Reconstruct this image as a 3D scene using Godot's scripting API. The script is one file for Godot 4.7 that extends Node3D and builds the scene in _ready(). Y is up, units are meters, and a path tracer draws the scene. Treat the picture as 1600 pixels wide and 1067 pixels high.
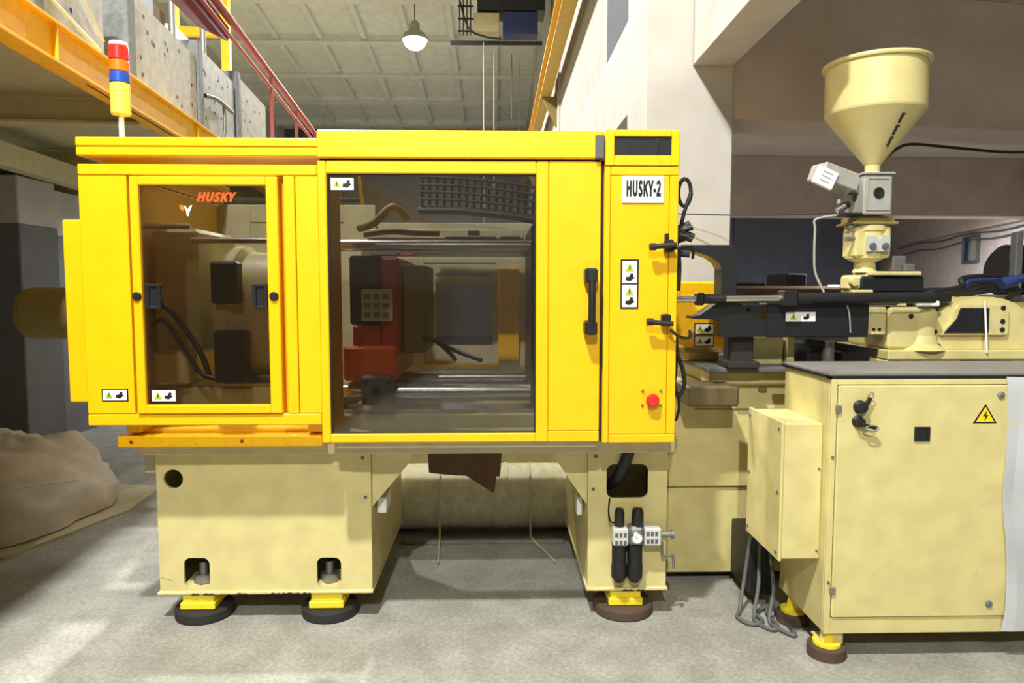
extends Node3D

var M := {}
var T := {}

func _ready():
	# ---------- camera, surroundings, exposure, lamps
	var cam := Camera3D.new()
	cam.name = "camera"
	cam.position = Vector3(0, 1.5, 2.85)
	cam.rotation_degrees = Vector3(-4.16, -1.3, 0)
	cam.fov = 51.75
	cam.near = 0.05
	cam.far = 200.0
	add_child(cam)
	cam.current = true
	var we := WorldEnvironment.new()
	we.name = "surroundings"
	var en := Environment.new()
	en.background_mode = Environment.BG_COLOR
	en.background_color = Color(0.05, 0.05, 0.055)
	en.tonemap_mode = Environment.TONE_MAPPER_LINEAR
	en.tonemap_exposure = 1.0
	en.sdfgi_enabled = true
	en.ssao_enabled = true
	en.ssil_enabled = true
	we.environment = en
	add_child(we)
	make_textures()
	make_materials()
	# lamps of the hall (x, y, z, energy); the one at z = -12 is in the picture
	for a in [[-1.65, 6.62, -12.0, 40.0, "under the roof at the far end of the hall"], [-2.1, 6.7, -6.6, 34.0, "over the middle of the hall behind the yellow machine"], [-2.0, 6.7, -1.8, 34.0, "right above the yellow machine"], [-1.1, 6.7, 3.0, 64.0, "over the aisle before the yellow machine"], [-0.8, 6.7, 8.0, 64.0, "over the front end of the hall"]]:
		high_bay(Vector3(a[0], a[1], a[2]), a[3], a[4])
	batten(Vector3(6.0, 2.72, -7.5), -90.0, 26.0, "white LED batten light under the low concrete slab at the back right")
	batten(Vector3(-3.5, 2.3, -5.4), -90.0, 3.0, "added unseen batten light under the mezzanine brightening the left wall")  # lamp added out of sight to brighten the wall under the mezzanine
	# ---------- large structure, then the things
	shell()
	right_bay()
	mezzanine()
	hall_fittings()
	machine_base()
	machine_inside()
	guard_left()
	guard_main()
	control_post()
	injection_unit()
	cabinet()
	small_things()

# ================================================================ helpers
func rgb(r, g, b, a = 1.0) -> Color:
	return Color(r / 255.0, g / 255.0, b / 255.0, a)

func noise_tex(sz: int, freq: float, seed_: int, c0: Color, c1: Color, oct := 4, kind := FastNoiseLite.TYPE_SIMPLEX_SMOOTH, mid := -1.0) -> NoiseTexture2D:
	var n := FastNoiseLite.new()
	n.noise_type = kind
	n.seed = seed_
	n.frequency = freq
	n.fractal_octaves = oct
	var g := Gradient.new()
	g.set_color(0, c0)
	g.set_color(1, c1)
	if mid >= 0.0:
		g.set_offset(0, mid)
		g.set_offset(1, min(mid + 0.28, 1.0))
	var t := NoiseTexture2D.new()
	t.width = sz
	t.height = sz
	t.seamless = true
	t.noise = n
	t.color_ramp = g
	return t

func make_textures():
	T.paint = noise_tex(512, 0.012, 3, Color(0.965, 0.96, 0.95), Color(1, 1, 1), 5)
	T.worn = noise_tex(512, 0.02, 7, Color(0.93, 0.9, 0.84), Color(1, 1, 1), 5, FastNoiseLite.TYPE_SIMPLEX_SMOOTH, 0.05)
	T.concrete = noise_tex(1024, 0.009, 11, Color(0.83, 0.825, 0.81), Color(1, 1, 1), 6)
	T.specks = noise_tex(1024, 0.035, 5, Color(0.8, 0.8, 0.79), Color(1, 1, 1), 6)
	T.smear = noise_tex(512, 0.015, 21, Color(0.92, 0.91, 0.9), Color(1, 1, 1), 4)
	T.mottle = noise_tex(512, 0.03, 33, Color(0.82, 0.81, 0.77), Color(1, 1, 1), 5)
	T.rough = noise_tex(512, 0.02, 13, Color(0.5, 0.5, 0.5), Color(1, 1, 1), 4)
	T.bump = noise_tex(512, 0.06, 17, Color(0, 0, 0), Color(1, 1, 1), 5)
	T.cloth = noise_tex(512, 0.02, 19, Color(0, 0, 0), Color(1, 1, 1), 4)

func mat(key: String, c: Color, rough := 0.6, metal := 0.0, tex = null, scale := 1.0, bump := 0.0, detail = null, dscale := 1.0) -> StandardMaterial3D:
	var m := StandardMaterial3D.new()
	m.resource_name = key
	m.albedo_color = c
	m.roughness = rough
	m.metallic = metal
	if tex != null:
		m.albedo_texture = T[tex]
		m.uv1_triplanar = true
		m.uv1_world_triplanar = true
		m.uv1_scale = Vector3.ONE * scale
	if detail != null:
		m.detail_enabled = true
		m.detail_blend_mode = BaseMaterial3D.BLEND_MODE_MUL
		m.detail_albedo = T[detail]
		m.detail_uv_layer = BaseMaterial3D.DETAIL_UV_2
		m.uv2_triplanar = true
		m.uv2_world_triplanar = true
		m.uv2_scale = Vector3.ONE * dscale
	if bump > 0.0:
		m.heightmap_enabled = true
		m.heightmap_texture = T.bump
		m.heightmap_scale = bump
	M[key] = m
	return m

func make_materials():
	mat("yellow", rgb(255, 196, 0), 0.42, 0.0, "paint", 1.2)
	mat("yellow_worn", rgb(255, 196, 0), 0.42, 0.0, "worn", 2.6)
	mat("yellow_steel", rgb(255, 200, 8), 0.5, 0.0, "smear", 1.0)
	mat("cream", rgb(226, 214, 150), 0.42, 0.0, "paint", 0.9, 0.0, "smear", 0.7)
	mat("cream_worn", rgb(222, 210, 150), 0.5, 0.0, "smear", 1.5, 0.0, "worn", 1.7)
	mat("cream_dull", rgb(205, 198, 160), 0.7, 0.0, "smear", 1.0)
	mat("floor", rgb(186, 184, 178), 0.72, 0.0, "concrete", 0.35, 0.0, "specks", 1.1)
	mat("plaster_grey", rgb(184, 182, 178), 0.9, 0.0, "smear", 0.3)
	mat("yellow_pale", rgb(246, 222, 50), 0.5, 0.0, "worn", 4.0)
	mat("plaster", rgb(198, 195, 191), 0.9, 0.0, "smear", 0.25)
	mat("plaster_brown", rgb(214, 202, 193), 0.92, 0.0, "smear", 0.3)
	mat("plaster_pink", rgb(222, 208, 208), 0.9, 0.0, "smear", 0.4)
	mat("dado", rgb(118, 120, 128), 0.85, 0.0, "smear", 0.4)
	mat("dark_wall", rgb(84, 88, 100), 0.85, 0.0, "smear", 0.3)
	mat("blue_wall", rgb(112, 118, 136), 0.85, 0.0, "smear", 0.3)
	mat("yellow_dull", rgb(214, 172, 58), 0.55, 0.0, "smear", 1.0)
	mat("roof", rgb(226, 230, 226), 0.6, 0.0, "smear", 0.4)
	mat("roof_rib", rgb(226, 229, 227), 0.55, 0.0, "smear", 0.6)
	mat("steel", rgb(205, 205, 202), 0.25, 0.9)
	mat("steel_dull", rgb(150, 152, 152), 0.5, 0.7, "smear", 2.0)
	mat("mould", rgb(214, 219, 226), 0.55, 0.15, "mottle", 0.7, 0.0, "smear", 3.0)
	mat("mould_warm", rgb(226, 226, 224), 0.6, 0.1, "mottle", 0.6, 0.0, "smear", 3.0)
	mat("mould_dark", rgb(134, 140, 148), 0.6, 0.3, "mottle", 1.4)
	mat("black", rgb(24, 24, 27), 0.5)
	mat("black_paint", rgb(30, 32, 36), 0.42, 0.0, "smear", 1.5)
	mat("rubber", rgb(46, 44, 43), 0.8, 0.0, "mottle", 3.0)
	mat("rust_rubber", rgb(92, 74, 64), 0.85, 0.0, "mottle", 4.0)
	mat("grey", rgb(168, 168, 160), 0.55, 0.0, "smear", 2.0)
	mat("grey_dark", rgb(96, 97, 98), 0.6, 0.0, "smear", 2.0)
	mat("grey_top", rgb(128, 126, 124), 0.5, 0.0, "smear", 1.2)
	mat("white", rgb(240, 240, 236), 0.5)
	mat("red", rgb(182, 50, 20), 0.45, 0.0, "smear", 2.0)
	mat("red_orange", rgb(238, 92, 26), 0.45, 0.0, "smear", 2.0)
	mat("red_rail", rgb(192, 92, 88), 0.55, 0.0, "smear", 1.0)
	mat("maroon", rgb(122, 40, 58), 0.6)
	mat("blue", rgb(28, 80, 190), 0.35)
	mat("blue_dark", rgb(38, 52, 104), 0.5)
	mat("orange", rgb(255, 120, 20), 0.35)
	mat("red_lens", rgb(222, 44, 40), 0.3)
	mat("yellow_lens", rgb(250, 226, 90), 0.4)
	mat("yellow_ink", rgb(255, 214, 20), 0.5)
	mat("green_ink", rgb(170, 190, 60), 0.5)
	mat("cardboard", rgb(92, 66, 44), 0.9, 0.0, "smear", 3.0)
	mat("sack", rgb(214, 204, 188), 0.75, 0.0, "smear", 2.0)
	mat("tank", rgb(236, 231, 202), 0.7, 0.0, "mottle", 0.8, 0.0, "smear", 2.0)
	mat("olive", rgb(140, 124, 68), 0.55, 0.0, "smear", 2.0)
	mat("tray", rgb(98, 86, 56), 0.6, 0.0, "smear", 2.0)  # olive darkened to carry the shade cast by the control post
	mat("scuff", rgb(206, 194, 136), 0.6)
	mat("tan", rgb(206, 194, 160), 0.8)
	mat("cable_grey", rgb(96, 98, 100), 0.6)
	mat("silver_box", rgb(214, 216, 216), 0.35, 0.3)
	mat("kerb", rgb(150, 146, 140), 0.9, 0.0, "concrete", 0.8)
	var g := mat("smoked", Color(0.12, 0.095, 0.06, 0.47), 0.04)
	g.transparency = BaseMaterial3D.TRANSPARENCY_ALPHA
	g = mat("film", Color(0.86, 0.87, 0.9, 0.62), 0.4)
	g.transparency = BaseMaterial3D.TRANSPARENCY_ALPHA
	g = mat("dial_glass", Color(0.95, 0.96, 0.95, 0.12), 0.04)
	g.transparency = BaseMaterial3D.TRANSPARENCY_ALPHA
	g = mat("lamp_glow", Color(1, 1, 1), 0.5)
	g.emission_enabled = true
	g.emission = Color(0.98, 1.0, 0.99)
	g.emission_energy_multiplier = 8.0

func S() -> SurfaceTool:
	var st := SurfaceTool.new()
	st.begin(Mesh.PRIMITIVE_TRIANGLES)
	return st

func tri(st: SurfaceTool, a: Vector3, b: Vector3, c: Vector3, n: Vector3):
	if (b - a).cross(c - a).dot(n) > 0.0:
		var t := b
		b = c
		c = t
	for p in [a, b, c]:
		st.set_normal(n)
		st.add_vertex(p)

func quad(st: SurfaceTool, a: Vector3, b: Vector3, c: Vector3, d: Vector3, n: Vector3):
	tri(st, a, b, c, n)
	tri(st, a, c, d, n)

func box(st: SurfaceTool, c: Vector3, s: Vector3, bev := 0.004, bs := Basis.IDENTITY):
	var h := s * 0.5
	var b: float = min(bev, min(h.x, min(h.y, h.z)) * 0.45)
	for ax in 3:
		var u := (ax + 1) % 3
		var v := (ax + 2) % 3
		for sg in [-1.0, 1.0]:
			var p := []
			for q in [[-1, -1], [1, -1], [1, 1], [-1, 1]]:
				var w := Vector3.ZERO
				w[ax] = sg * h[ax]
				w[u] = q[0] * (h[u] - b)
				w[v] = q[1] * (h[v] - b)
				p.append(c + bs * w)
			var n := Vector3.ZERO
			n[ax] = sg
			quad(st, p[0], p[1], p[2], p[3], bs * n)
	if b < 0.0004:
		return
	for ax in 3:
		var u := (ax + 1) % 3
		var v := (ax + 2) % 3
		for su in [-1.0, 1.0]:
			for sv in [-1.0, 1.0]:
				var p := []
				for q in [[-1, 0], [1, 0], [1, 1], [-1, 1]]:
					var w := Vector3.ZERO
					w[ax] = q[0] * (h[ax] - b)
					w[u] = su * (h[u] - (b if q[1] == 0 else 0.0))
					w[v] = sv * (h[v] - (0.0 if q[1] == 0 else b))
					p.append(c + bs * w)
				var n := Vector3.ZERO
				n[u] = su
				n[v] = sv
				quad(st, p[0], p[1], p[2], p[3], bs * n.normalized())
	for sx in [-1.0, 1.0]:
		for sy in [-1.0, 1.0]:
			for sz in [-1.0, 1.0]:
				var k := Vector3(sx, sy, sz)
				tri(st, c + bs * (k * (h - Vector3(0, b, b))), c + bs * (k * (h - Vector3(b, 0, b))), c + bs * (k * (h - Vector3(b, b, 0))), bs * k.normalized())

# a box from its limits
func bl(st: SurfaceTool, x0, x1, y0, y1, z0, z1, bev := 0.004):
	box(st, Vector3((x0 + x1) * 0.5, (y0 + y1) * 0.5, (z0 + z1) * 0.5), Vector3(absf(x1 - x0), absf(y1 - y0), absf(z1 - z0)), bev)

func side_of(d: Vector3) -> Vector3:
	var a := Vector3.UP if absf(d.dot(Vector3.UP)) < 0.9 else Vector3.RIGHT
	return d.cross(a).normalized()

func lathe(st: SurfaceTool, o: Vector3, axis: Vector3, prof: Array, n := 28):
	var d := axis.normalized()
	var u := side_of(d)
	var v := d.cross(u)
	for k in prof.size() - 1:
		var r0: float = prof[k][0]
		var h0: float = prof[k][1]
		var r1: float = prof[k + 1][0]
		var h1: float = prof[k + 1][1]
		var sl := Vector2(h1 - h0, -(r1 - r0)).normalized()
		for i in n:
			var a0 := TAU * i / n
			var a1 := TAU * (i + 1) / n
			var e0 := u * cos(a0) + v * sin(a0)
			var e1 := u * cos(a1) + v * sin(a1)
			var n0 := (e0 * sl.x + d * sl.y).normalized()
			var n1 := (e1 * sl.x + d * sl.y).normalized()
			var q := [[o + e0 * r0 + d * h0, n0], [o + e1 * r0 + d * h0, n1], [o + e1 * r1 + d * h1, n1], [o + e0 * r1 + d * h1, n0]]
			var fs := []
			if r0 > 0.00001: fs.append([0, 1, 2])
			if r1 > 0.00001: fs.append([0, 2, 3])
			for f in fs:
				var a: Vector3 = q[f[0]][0]
				var b: Vector3 = q[f[1]][0]
				var c: Vector3 = q[f[2]][0]
				var order := [f[0], f[1], f[2]]
				if (b - a).cross(c - a).dot(n0 + n1) > 0.0:
					order = [f[0], f[2], f[1]]
				for i2 in order:
					st.set_normal(q[i2][1])
					st.add_vertex(q[i2][0])

func cyl(st: SurfaceTool, p0: Vector3, p1: Vector3, r0: float, r1 := -1.0, n := 20):
	if r1 < 0.0:
		r1 = r0
	var l := p0.distance_to(p1)
	lathe(st, p0, p1 - p0, [[0.0, 0.0], [r0, 0.0], [r1, l], [0.0, l]], n)

func tube(st: SurfaceTool, pts: Array, r: float, n := 8, sub := 5):
	var ps: Array[Vector3] = []
	for i in pts.size() - 1:
		var a: Vector3 = pts[max(i - 1, 0)]
		var b: Vector3 = pts[i]
		var c: Vector3 = pts[i + 1]
		var d: Vector3 = pts[min(i + 2, pts.size() - 1)]
		for k in sub:
			ps.append(b.cubic_interpolate(c, a, d, float(k) / sub))
	ps.append(pts[-1])
	var u := side_of((ps[1] - ps[0]).normalized())
	var rings := []
	for i in ps.size():
		var d := (ps[min(i + 1, ps.size() - 1)] - ps[max(i - 1, 0)]).normalized()
		u = (u - d * u.dot(d)).normalized()
		var v := d.cross(u)
		var ring := []
		for k in n:
			var e := u * cos(TAU * k / n) + v * sin(TAU * k / n)
			ring.append([ps[i] + e * r, e])
		rings.append(ring)
	for i in rings.size() - 1:
		for k in n:
			var q := [rings[i][k], rings[i][(k + 1) % n], rings[i + 1][(k + 1) % n], rings[i + 1][k]]
			for f in [[0, 1, 2], [0, 2, 3]]:
				var a: Vector3 = q[f[0]][0]
				var order: Array = f
				if ((q[f[1]][0] as Vector3) - a).cross((q[f[2]][0] as Vector3) - a).dot(q[f[0]][1] as Vector3) > 0.0:
					order = [f[0], f[2], f[1]]
				for j in order:
					st.set_normal(q[j][1])
					st.add_vertex(q[j][0])

# polygon in the XY plane of xf, pushed from z0 to z1
func prism(st: SurfaceTool, poly: Array, z0: float, z1: float, xf := Transform3D.IDENTITY):
	var pv := PackedVector2Array()
	for p in poly:
		pv.append(Vector2(p[0], p[1]))
	if Geometry2D.is_polygon_clockwise(pv):
		pv.reverse()
	var idx := Geometry2D.triangulate_polygon(pv)
	for i in range(0, idx.size(), 3):
		for e in [[z0, -1.0], [z1, 1.0]]:
			var w := []
			for k in 3:
				var p := pv[idx[i + k]]
				w.append(xf * Vector3(p.x, p.y, e[0]))
			tri(st, w[0], w[1], w[2], xf.basis * Vector3(0, 0, e[1] * signf(z1 - z0)))
	for i in pv.size():
		var a := pv[i]
		var b := pv[(i + 1) % pv.size()]
		var n := Vector3(b.y - a.y, a.x - b.x, 0).normalized()
		quad(st, xf * Vector3(a.x, a.y, z0), xf * Vector3(b.x, b.y, z0), xf * Vector3(b.x, b.y, z1), xf * Vector3(a.x, a.y, z1), xf.basis * n)

# a rectangular ring
func frame(st: SurfaceTool, x0, x1, y0, y1, ix0, ix1, iy0, iy1, z0, z1, bev := 0.003):
	bl(st, x0, ix0, y0, y1, z0, z1, bev)
	bl(st, ix1, x1, y0, y1, z0, z1, bev)
	bl(st, ix0, ix1, iy1, y1, z0, z1, bev)
	bl(st, ix0, ix1, y0, iy0, z0, z1, bev)

func put(called: String, am: ArrayMesh, parent: Node, label := "") -> MeshInstance3D:
	var o := MeshInstance3D.new()
	o.name = called
	o.mesh = am
	parent.add_child(o, true)
	if parent != self and not parent is MeshInstance3D and parent.get_parent() == self:
		o.position = (parent as Node3D).basis.inverse() * -(parent as Node3D).position
		o.basis = (parent as Node3D).basis.inverse()
	if label != "":
		o.set_meta("label", label)
	return o

func mi(called: String, layers: Array, parent: Node = self, label := "") -> MeshInstance3D:
	if layers.size() == 1 and parent != self:
		var arr := (layers[0][0] as SurfaceTool).commit_to_arrays()
		if arr[Mesh.ARRAY_INDEX] == null or (arr[Mesh.ARRAY_INDEX] as PackedInt32Array).is_empty():
			var sets := islands(arr[Mesh.ARRAY_VERTEX], arr[Mesh.ARRAY_NORMAL])
			var first: MeshInstance3D = null
			for q in sets:
				var a := []
				a.resize(Mesh.ARRAY_MAX)
				a[Mesh.ARRAY_VERTEX] = q[0]
				a[Mesh.ARRAY_NORMAL] = q[1]
				var one_mesh := ArrayMesh.new()
				one_mesh.add_surface_from_arrays(Mesh.PRIMITIVE_TRIANGLES, a)
				one_mesh.surface_set_material(0, M[layers[0][1]])
				var o := put(called, one_mesh, parent, label)
				if first == null:
					first = o
			return first
	var am := ArrayMesh.new()
	for l in layers:
		(l[0] as SurfaceTool).commit(am)
		am.surface_set_material(am.get_surface_count() - 1, M[l[1]])
	return put(called, am, parent, label)

# pieces that do not touch become meshes of their own
func islands(v: PackedVector3Array, n: PackedVector3Array) -> Array:
	var key := {}
	var up := PackedInt32Array()
	var tris := v.size() / 3
	for t in tris:
		up.append(t)
	for t in tris:
		for k in 3:
			var p := Vector3i((v[t * 3 + k] * 20000.0).round())
			if key.has(p):
				var a: int = key[p]
				while up[a] != a: a = up[a]
				var b := t
				while up[b] != b: b = up[b]
				if a != b: up[b] = a
				key[p] = a
			else:
				key[p] = t
	var groups := {}
	for t in tris:
		var r := t
		while up[r] != r: r = up[r]
		up[t] = r
		if not groups.has(r):
			groups[r] = [[], AABB(v[t * 3], Vector3.ZERO)]
		groups[r][0].append(t)
		for k in 3:
			groups[r][1] = (groups[r][1] as AABB).expand(v[t * 3 + k])
	var list := groups.values()
	var merged := true
	while merged:
		merged = false
		for i in list.size():
			for j in range(list.size() - 1, i, -1):
				if (list[i][1] as AABB).grow(0.0012).intersects(list[j][1]):
					list[i][0].append_array(list[j][0])
					list[i][1] = (list[i][1] as AABB).merge(list[j][1])
					list.remove_at(j)
					merged = true
	var out := []
	for g in list:
		var pv := PackedVector3Array()
		var pn := PackedVector3Array()
		for t in g[0]:
			for k in 3:
				pv.append(v[t * 3 + k])
				pn.append(n[t * 3 + k])
		out.append([pv, pn])
	return out

func part(called: String, st: SurfaceTool, m: String, parent: Node, label := "") -> MeshInstance3D:
	return mi(called, [[st, m]], parent, label)

func thing(called: String, label: String, category: String, at := Vector3.ZERO, group := "") -> Node3D:
	var o := Node3D.new()
	o.name = called
	add_child(o, true)
	o.position = at
	tag(o, label, category, group)
	return o

func tag(o: Node, label: String, category: String, group := ""):
	o.set_meta("label", label)
	o.set_meta("category", category)
	if group != "":
		o.set_meta("group", group)

func struct(called: String, layers: Array, label: String, category: String, parent: Node = self) -> MeshInstance3D:
	var o := mi(called, layers, parent)
	if parent == self:
		o.set_meta("kind", "structure")
		tag(o, label, category)
	return o

func one(called: String, st: SurfaceTool, m: String, label: String, category: String, group := "") -> MeshInstance3D:
	var o := mi(called, [[st, m]])
	tag(o, label, category, group)
	return o

func copy_to(root: Node3D, at: Vector3, label: String) -> Node3D:
	var r: Node3D = root.duplicate()
	r.name = String(root.name) + "_001"
	add_child(r, true)
	r.position = at
	r.set_meta("label", label)
	return r

func word(called: String, text: String, m: String, size: float, at: Vector3, parent: Node, squeeze := 1.0, slant := 0.0, bold := true) -> MeshInstance3D:
	var f := SystemFont.new()
	f.font_names = PackedStringArray(["Droid Sans"])
	f.font_weight = 700 if bold else 400
	var tm := TextMesh.new()
	tm.text = text
	var fv := FontVariation.new()
	fv.base_font = f
	fv.variation_embolden = 0.9 if bold else 0.0
	tm.font = fv
	tm.font_size = 64
	tm.pixel_size = size / 46.0
	tm.depth = 0.0015
	var am := ArrayMesh.new()
	for s in tm.get_surface_count():
		var arr := tm.surface_get_arrays(s)
		var v: PackedVector3Array = arr[Mesh.ARRAY_VERTEX]
		for i in v.size():
			v[i] = Vector3(v[i].x * squeeze + v[i].y * slant, v[i].y, v[i].z)
		arr[Mesh.ARRAY_VERTEX] = v
		am.add_surface_from_arrays(Mesh.PRIMITIVE_TRIANGLES, arr)
		am.surface_set_material(am.get_surface_count() - 1, M[m])
	var o := MeshInstance3D.new()
	o.name = called
	o.mesh = am
	parent.add_child(o, true)
	o.position = at
	if not parent is MeshInstance3D and parent != self:
		o.position = at - (parent as Node3D).position
	return o

# a small printed safety label: a bordered white plate with a yellow triangle and a dark figure on it, on a face that looks along +z
func sticker(parent: Node, x0, x1, y0, y1, z, label: String, upright := false) -> MeshInstance3D:
	var w := S()
	var k := S()
	var y := S()
	bl(k, x0, x1, y0, y1, z, z + 0.002, 0.0)
	var b: float = min(x1 - x0, y1 - y0) * 0.09
	var cells := []
	if upright:
		var ym: float = (y0 + y1) * 0.5
		cells = [[x0 + b, x1 - b, y0 + b, ym - b * 0.5], [x0 + b, x1 - b, ym + b * 0.5, y1 - b]]
	else:
		cells = [[x0 + b, x1 - b, y0 + b, y1 - b]]
	for c in cells:
		bl(w, c[0], c[1], c[2], c[3], z + 0.001, z + 0.003, 0.0)
		var cw: float = c[1] - c[0]
		var ch: float = c[3] - c[2]
		var tc := Vector2(c[0] + cw * 0.26, c[2] + ch * 0.5)
		var fc := Vector2(c[0] + cw * 0.7, c[2] + ch * 0.5)
		var ts: float = min(cw * 0.2, ch * 0.36)
		if upright:
			tc = Vector2(c[0] + cw * 0.5, c[2] + ch * 0.7)
			fc = Vector2(c[0] + cw * 0.52, c[2] + ch * 0.27)
			ts = ch * 0.2
		prism(y, [[tc.x - ts, tc.y - ts * 0.85], [tc.x + ts, tc.y - ts * 0.85], [tc.x, tc.y + ts]], z + 0.003, z + 0.004)
		bl(k, tc.x - ts * 0.12, tc.x + ts * 0.12, tc.y - ts * 0.5, tc.y + ts * 0.45, z + 0.004, z + 0.0045, 0.0)
		prism(k, [[fc.x - ts, fc.y - ts * 0.7], [fc.x + ts * 0.1, fc.y - ts * 0.9], [fc.x + ts * 1.1, fc.y - ts * 0.1], [fc.x + ts * 0.7, fc.y + ts * 0.2], [fc.x + ts * 0.8, fc.y + ts * 0.8], [fc.x + ts * 0.2, fc.y + ts * 0.9], [fc.x - ts * 0.2, fc.y + ts * 0.1], [fc.x - ts * 0.9, fc.y + ts * 0.1]], z + 0.003, z + 0.004)
	return mi("safety_label", [[k, "black"], [w, "white"], [y, "green_ink"]], parent, label)

func bolt(st: SurfaceTool, p: Vector3, r := 0.008, axis := Vector3(0, 0, 1), h := 0.006):
	lathe(st, p, axis, [[r, 0.0], [r, h * 0.7], [r * 0.75, h], [0.0, h]], 6)

# ================================================================ lamps
func high_bay(p: Vector3, energy: float, where: String):
	var t := thing("high_bay_lamp", "round white high bay lamp " + where, "lamp", p, "high bay lamps along the hall")
	var b := S()
	lathe(b, p + Vector3(0, -0.11, 0), Vector3.UP, [[0.0, -0.1], [0.12, -0.08], [0.2, -0.02], [0.24, 0.07], [0.24, 0.1], [0.0, 0.1]], 28)
	part("globe", b, "lamp_glow", t, "glowing white lens")
	var h := S()
	lathe(h, p, Vector3.UP, [[0.245, -0.015], [0.265, -0.02], [0.28, 0.0], [0.22, 0.1], [0.1, 0.18], [0.1, 0.3], [0.06, 0.36], [0.0, 0.36]], 28)
	part("reflector", h, "grey", t)
	var c := S()
	var top := 8.66 + 0.098 * p.z
	cyl(c, p + Vector3(0, 0.36, 0), Vector3(p.x, top - 0.0, p.z), 0.012, -1, 8)
	part("rod", c, "grey_dark", t)
	var l := SpotLight3D.new()
	l.name = "lamp_light"
	l.light_energy = energy
	l.light_color = Color(1.0, 0.998, 0.965)
	l.light_size = 0.12
	l.spot_angle = 82.0
	l.spot_angle_attenuation = 0.35
	l.spot_range = 40.0
	l.spot_attenuation = 2.0
	l.shadow_enabled = true
	t.add_child(l)
	l.position = Vector3(0, -0.24, 0)
	l.rotation_degrees.x = -90.0

func batten(p: Vector3, tilt: float, energy: float, label: String):
	var t := thing("batten_light", label, "lamp", p)
	var b := S()
	bl(b, p.x - 0.62, p.x + 0.62, p.y + 0.02, p.y + 0.06, p.z - 0.05, p.z + 0.05)
	part("housing", b, "white", t)
	var d := S()
	bl(d, p.x - 0.6, p.x + 0.6, p.y - 0.01, p.y + 0.02, p.z - 0.035, p.z + 0.035, 0.01)
	part("diffuser", d, "lamp_glow", t)
	var r := S()
	var top := 3.35 if p.x > 1.2 else 2.66
	if top > p.y + 0.1:
		for s in [-0.5, 0.5]:
			cyl(r, Vector3(p.x + s, p.y + 0.06, p.z), Vector3(p.x + s, top, p.z), 0.006, -1, 6)
		part("hanger", r, "grey_dark", t)
	var l := AreaLight3D.new()
	l.name = "lamp_light"
	l.area_size = Vector2(1.2, 0.3)
	l.light_energy = energy
	l.light_color = Color(0.98, 1.0, 0.99)
	l.shadow_enabled = true
	l.area_range = 30.0
	t.add_child(l)
	l.position = Vector3(0, -0.03, -0.02)
	l.rotation_degrees.x = -90.0 if tilt < 0 else -tilt

# ================================================================ building shell
func roof_y(z: float) -> float:
	return 8.66 + 0.098 * z

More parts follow.
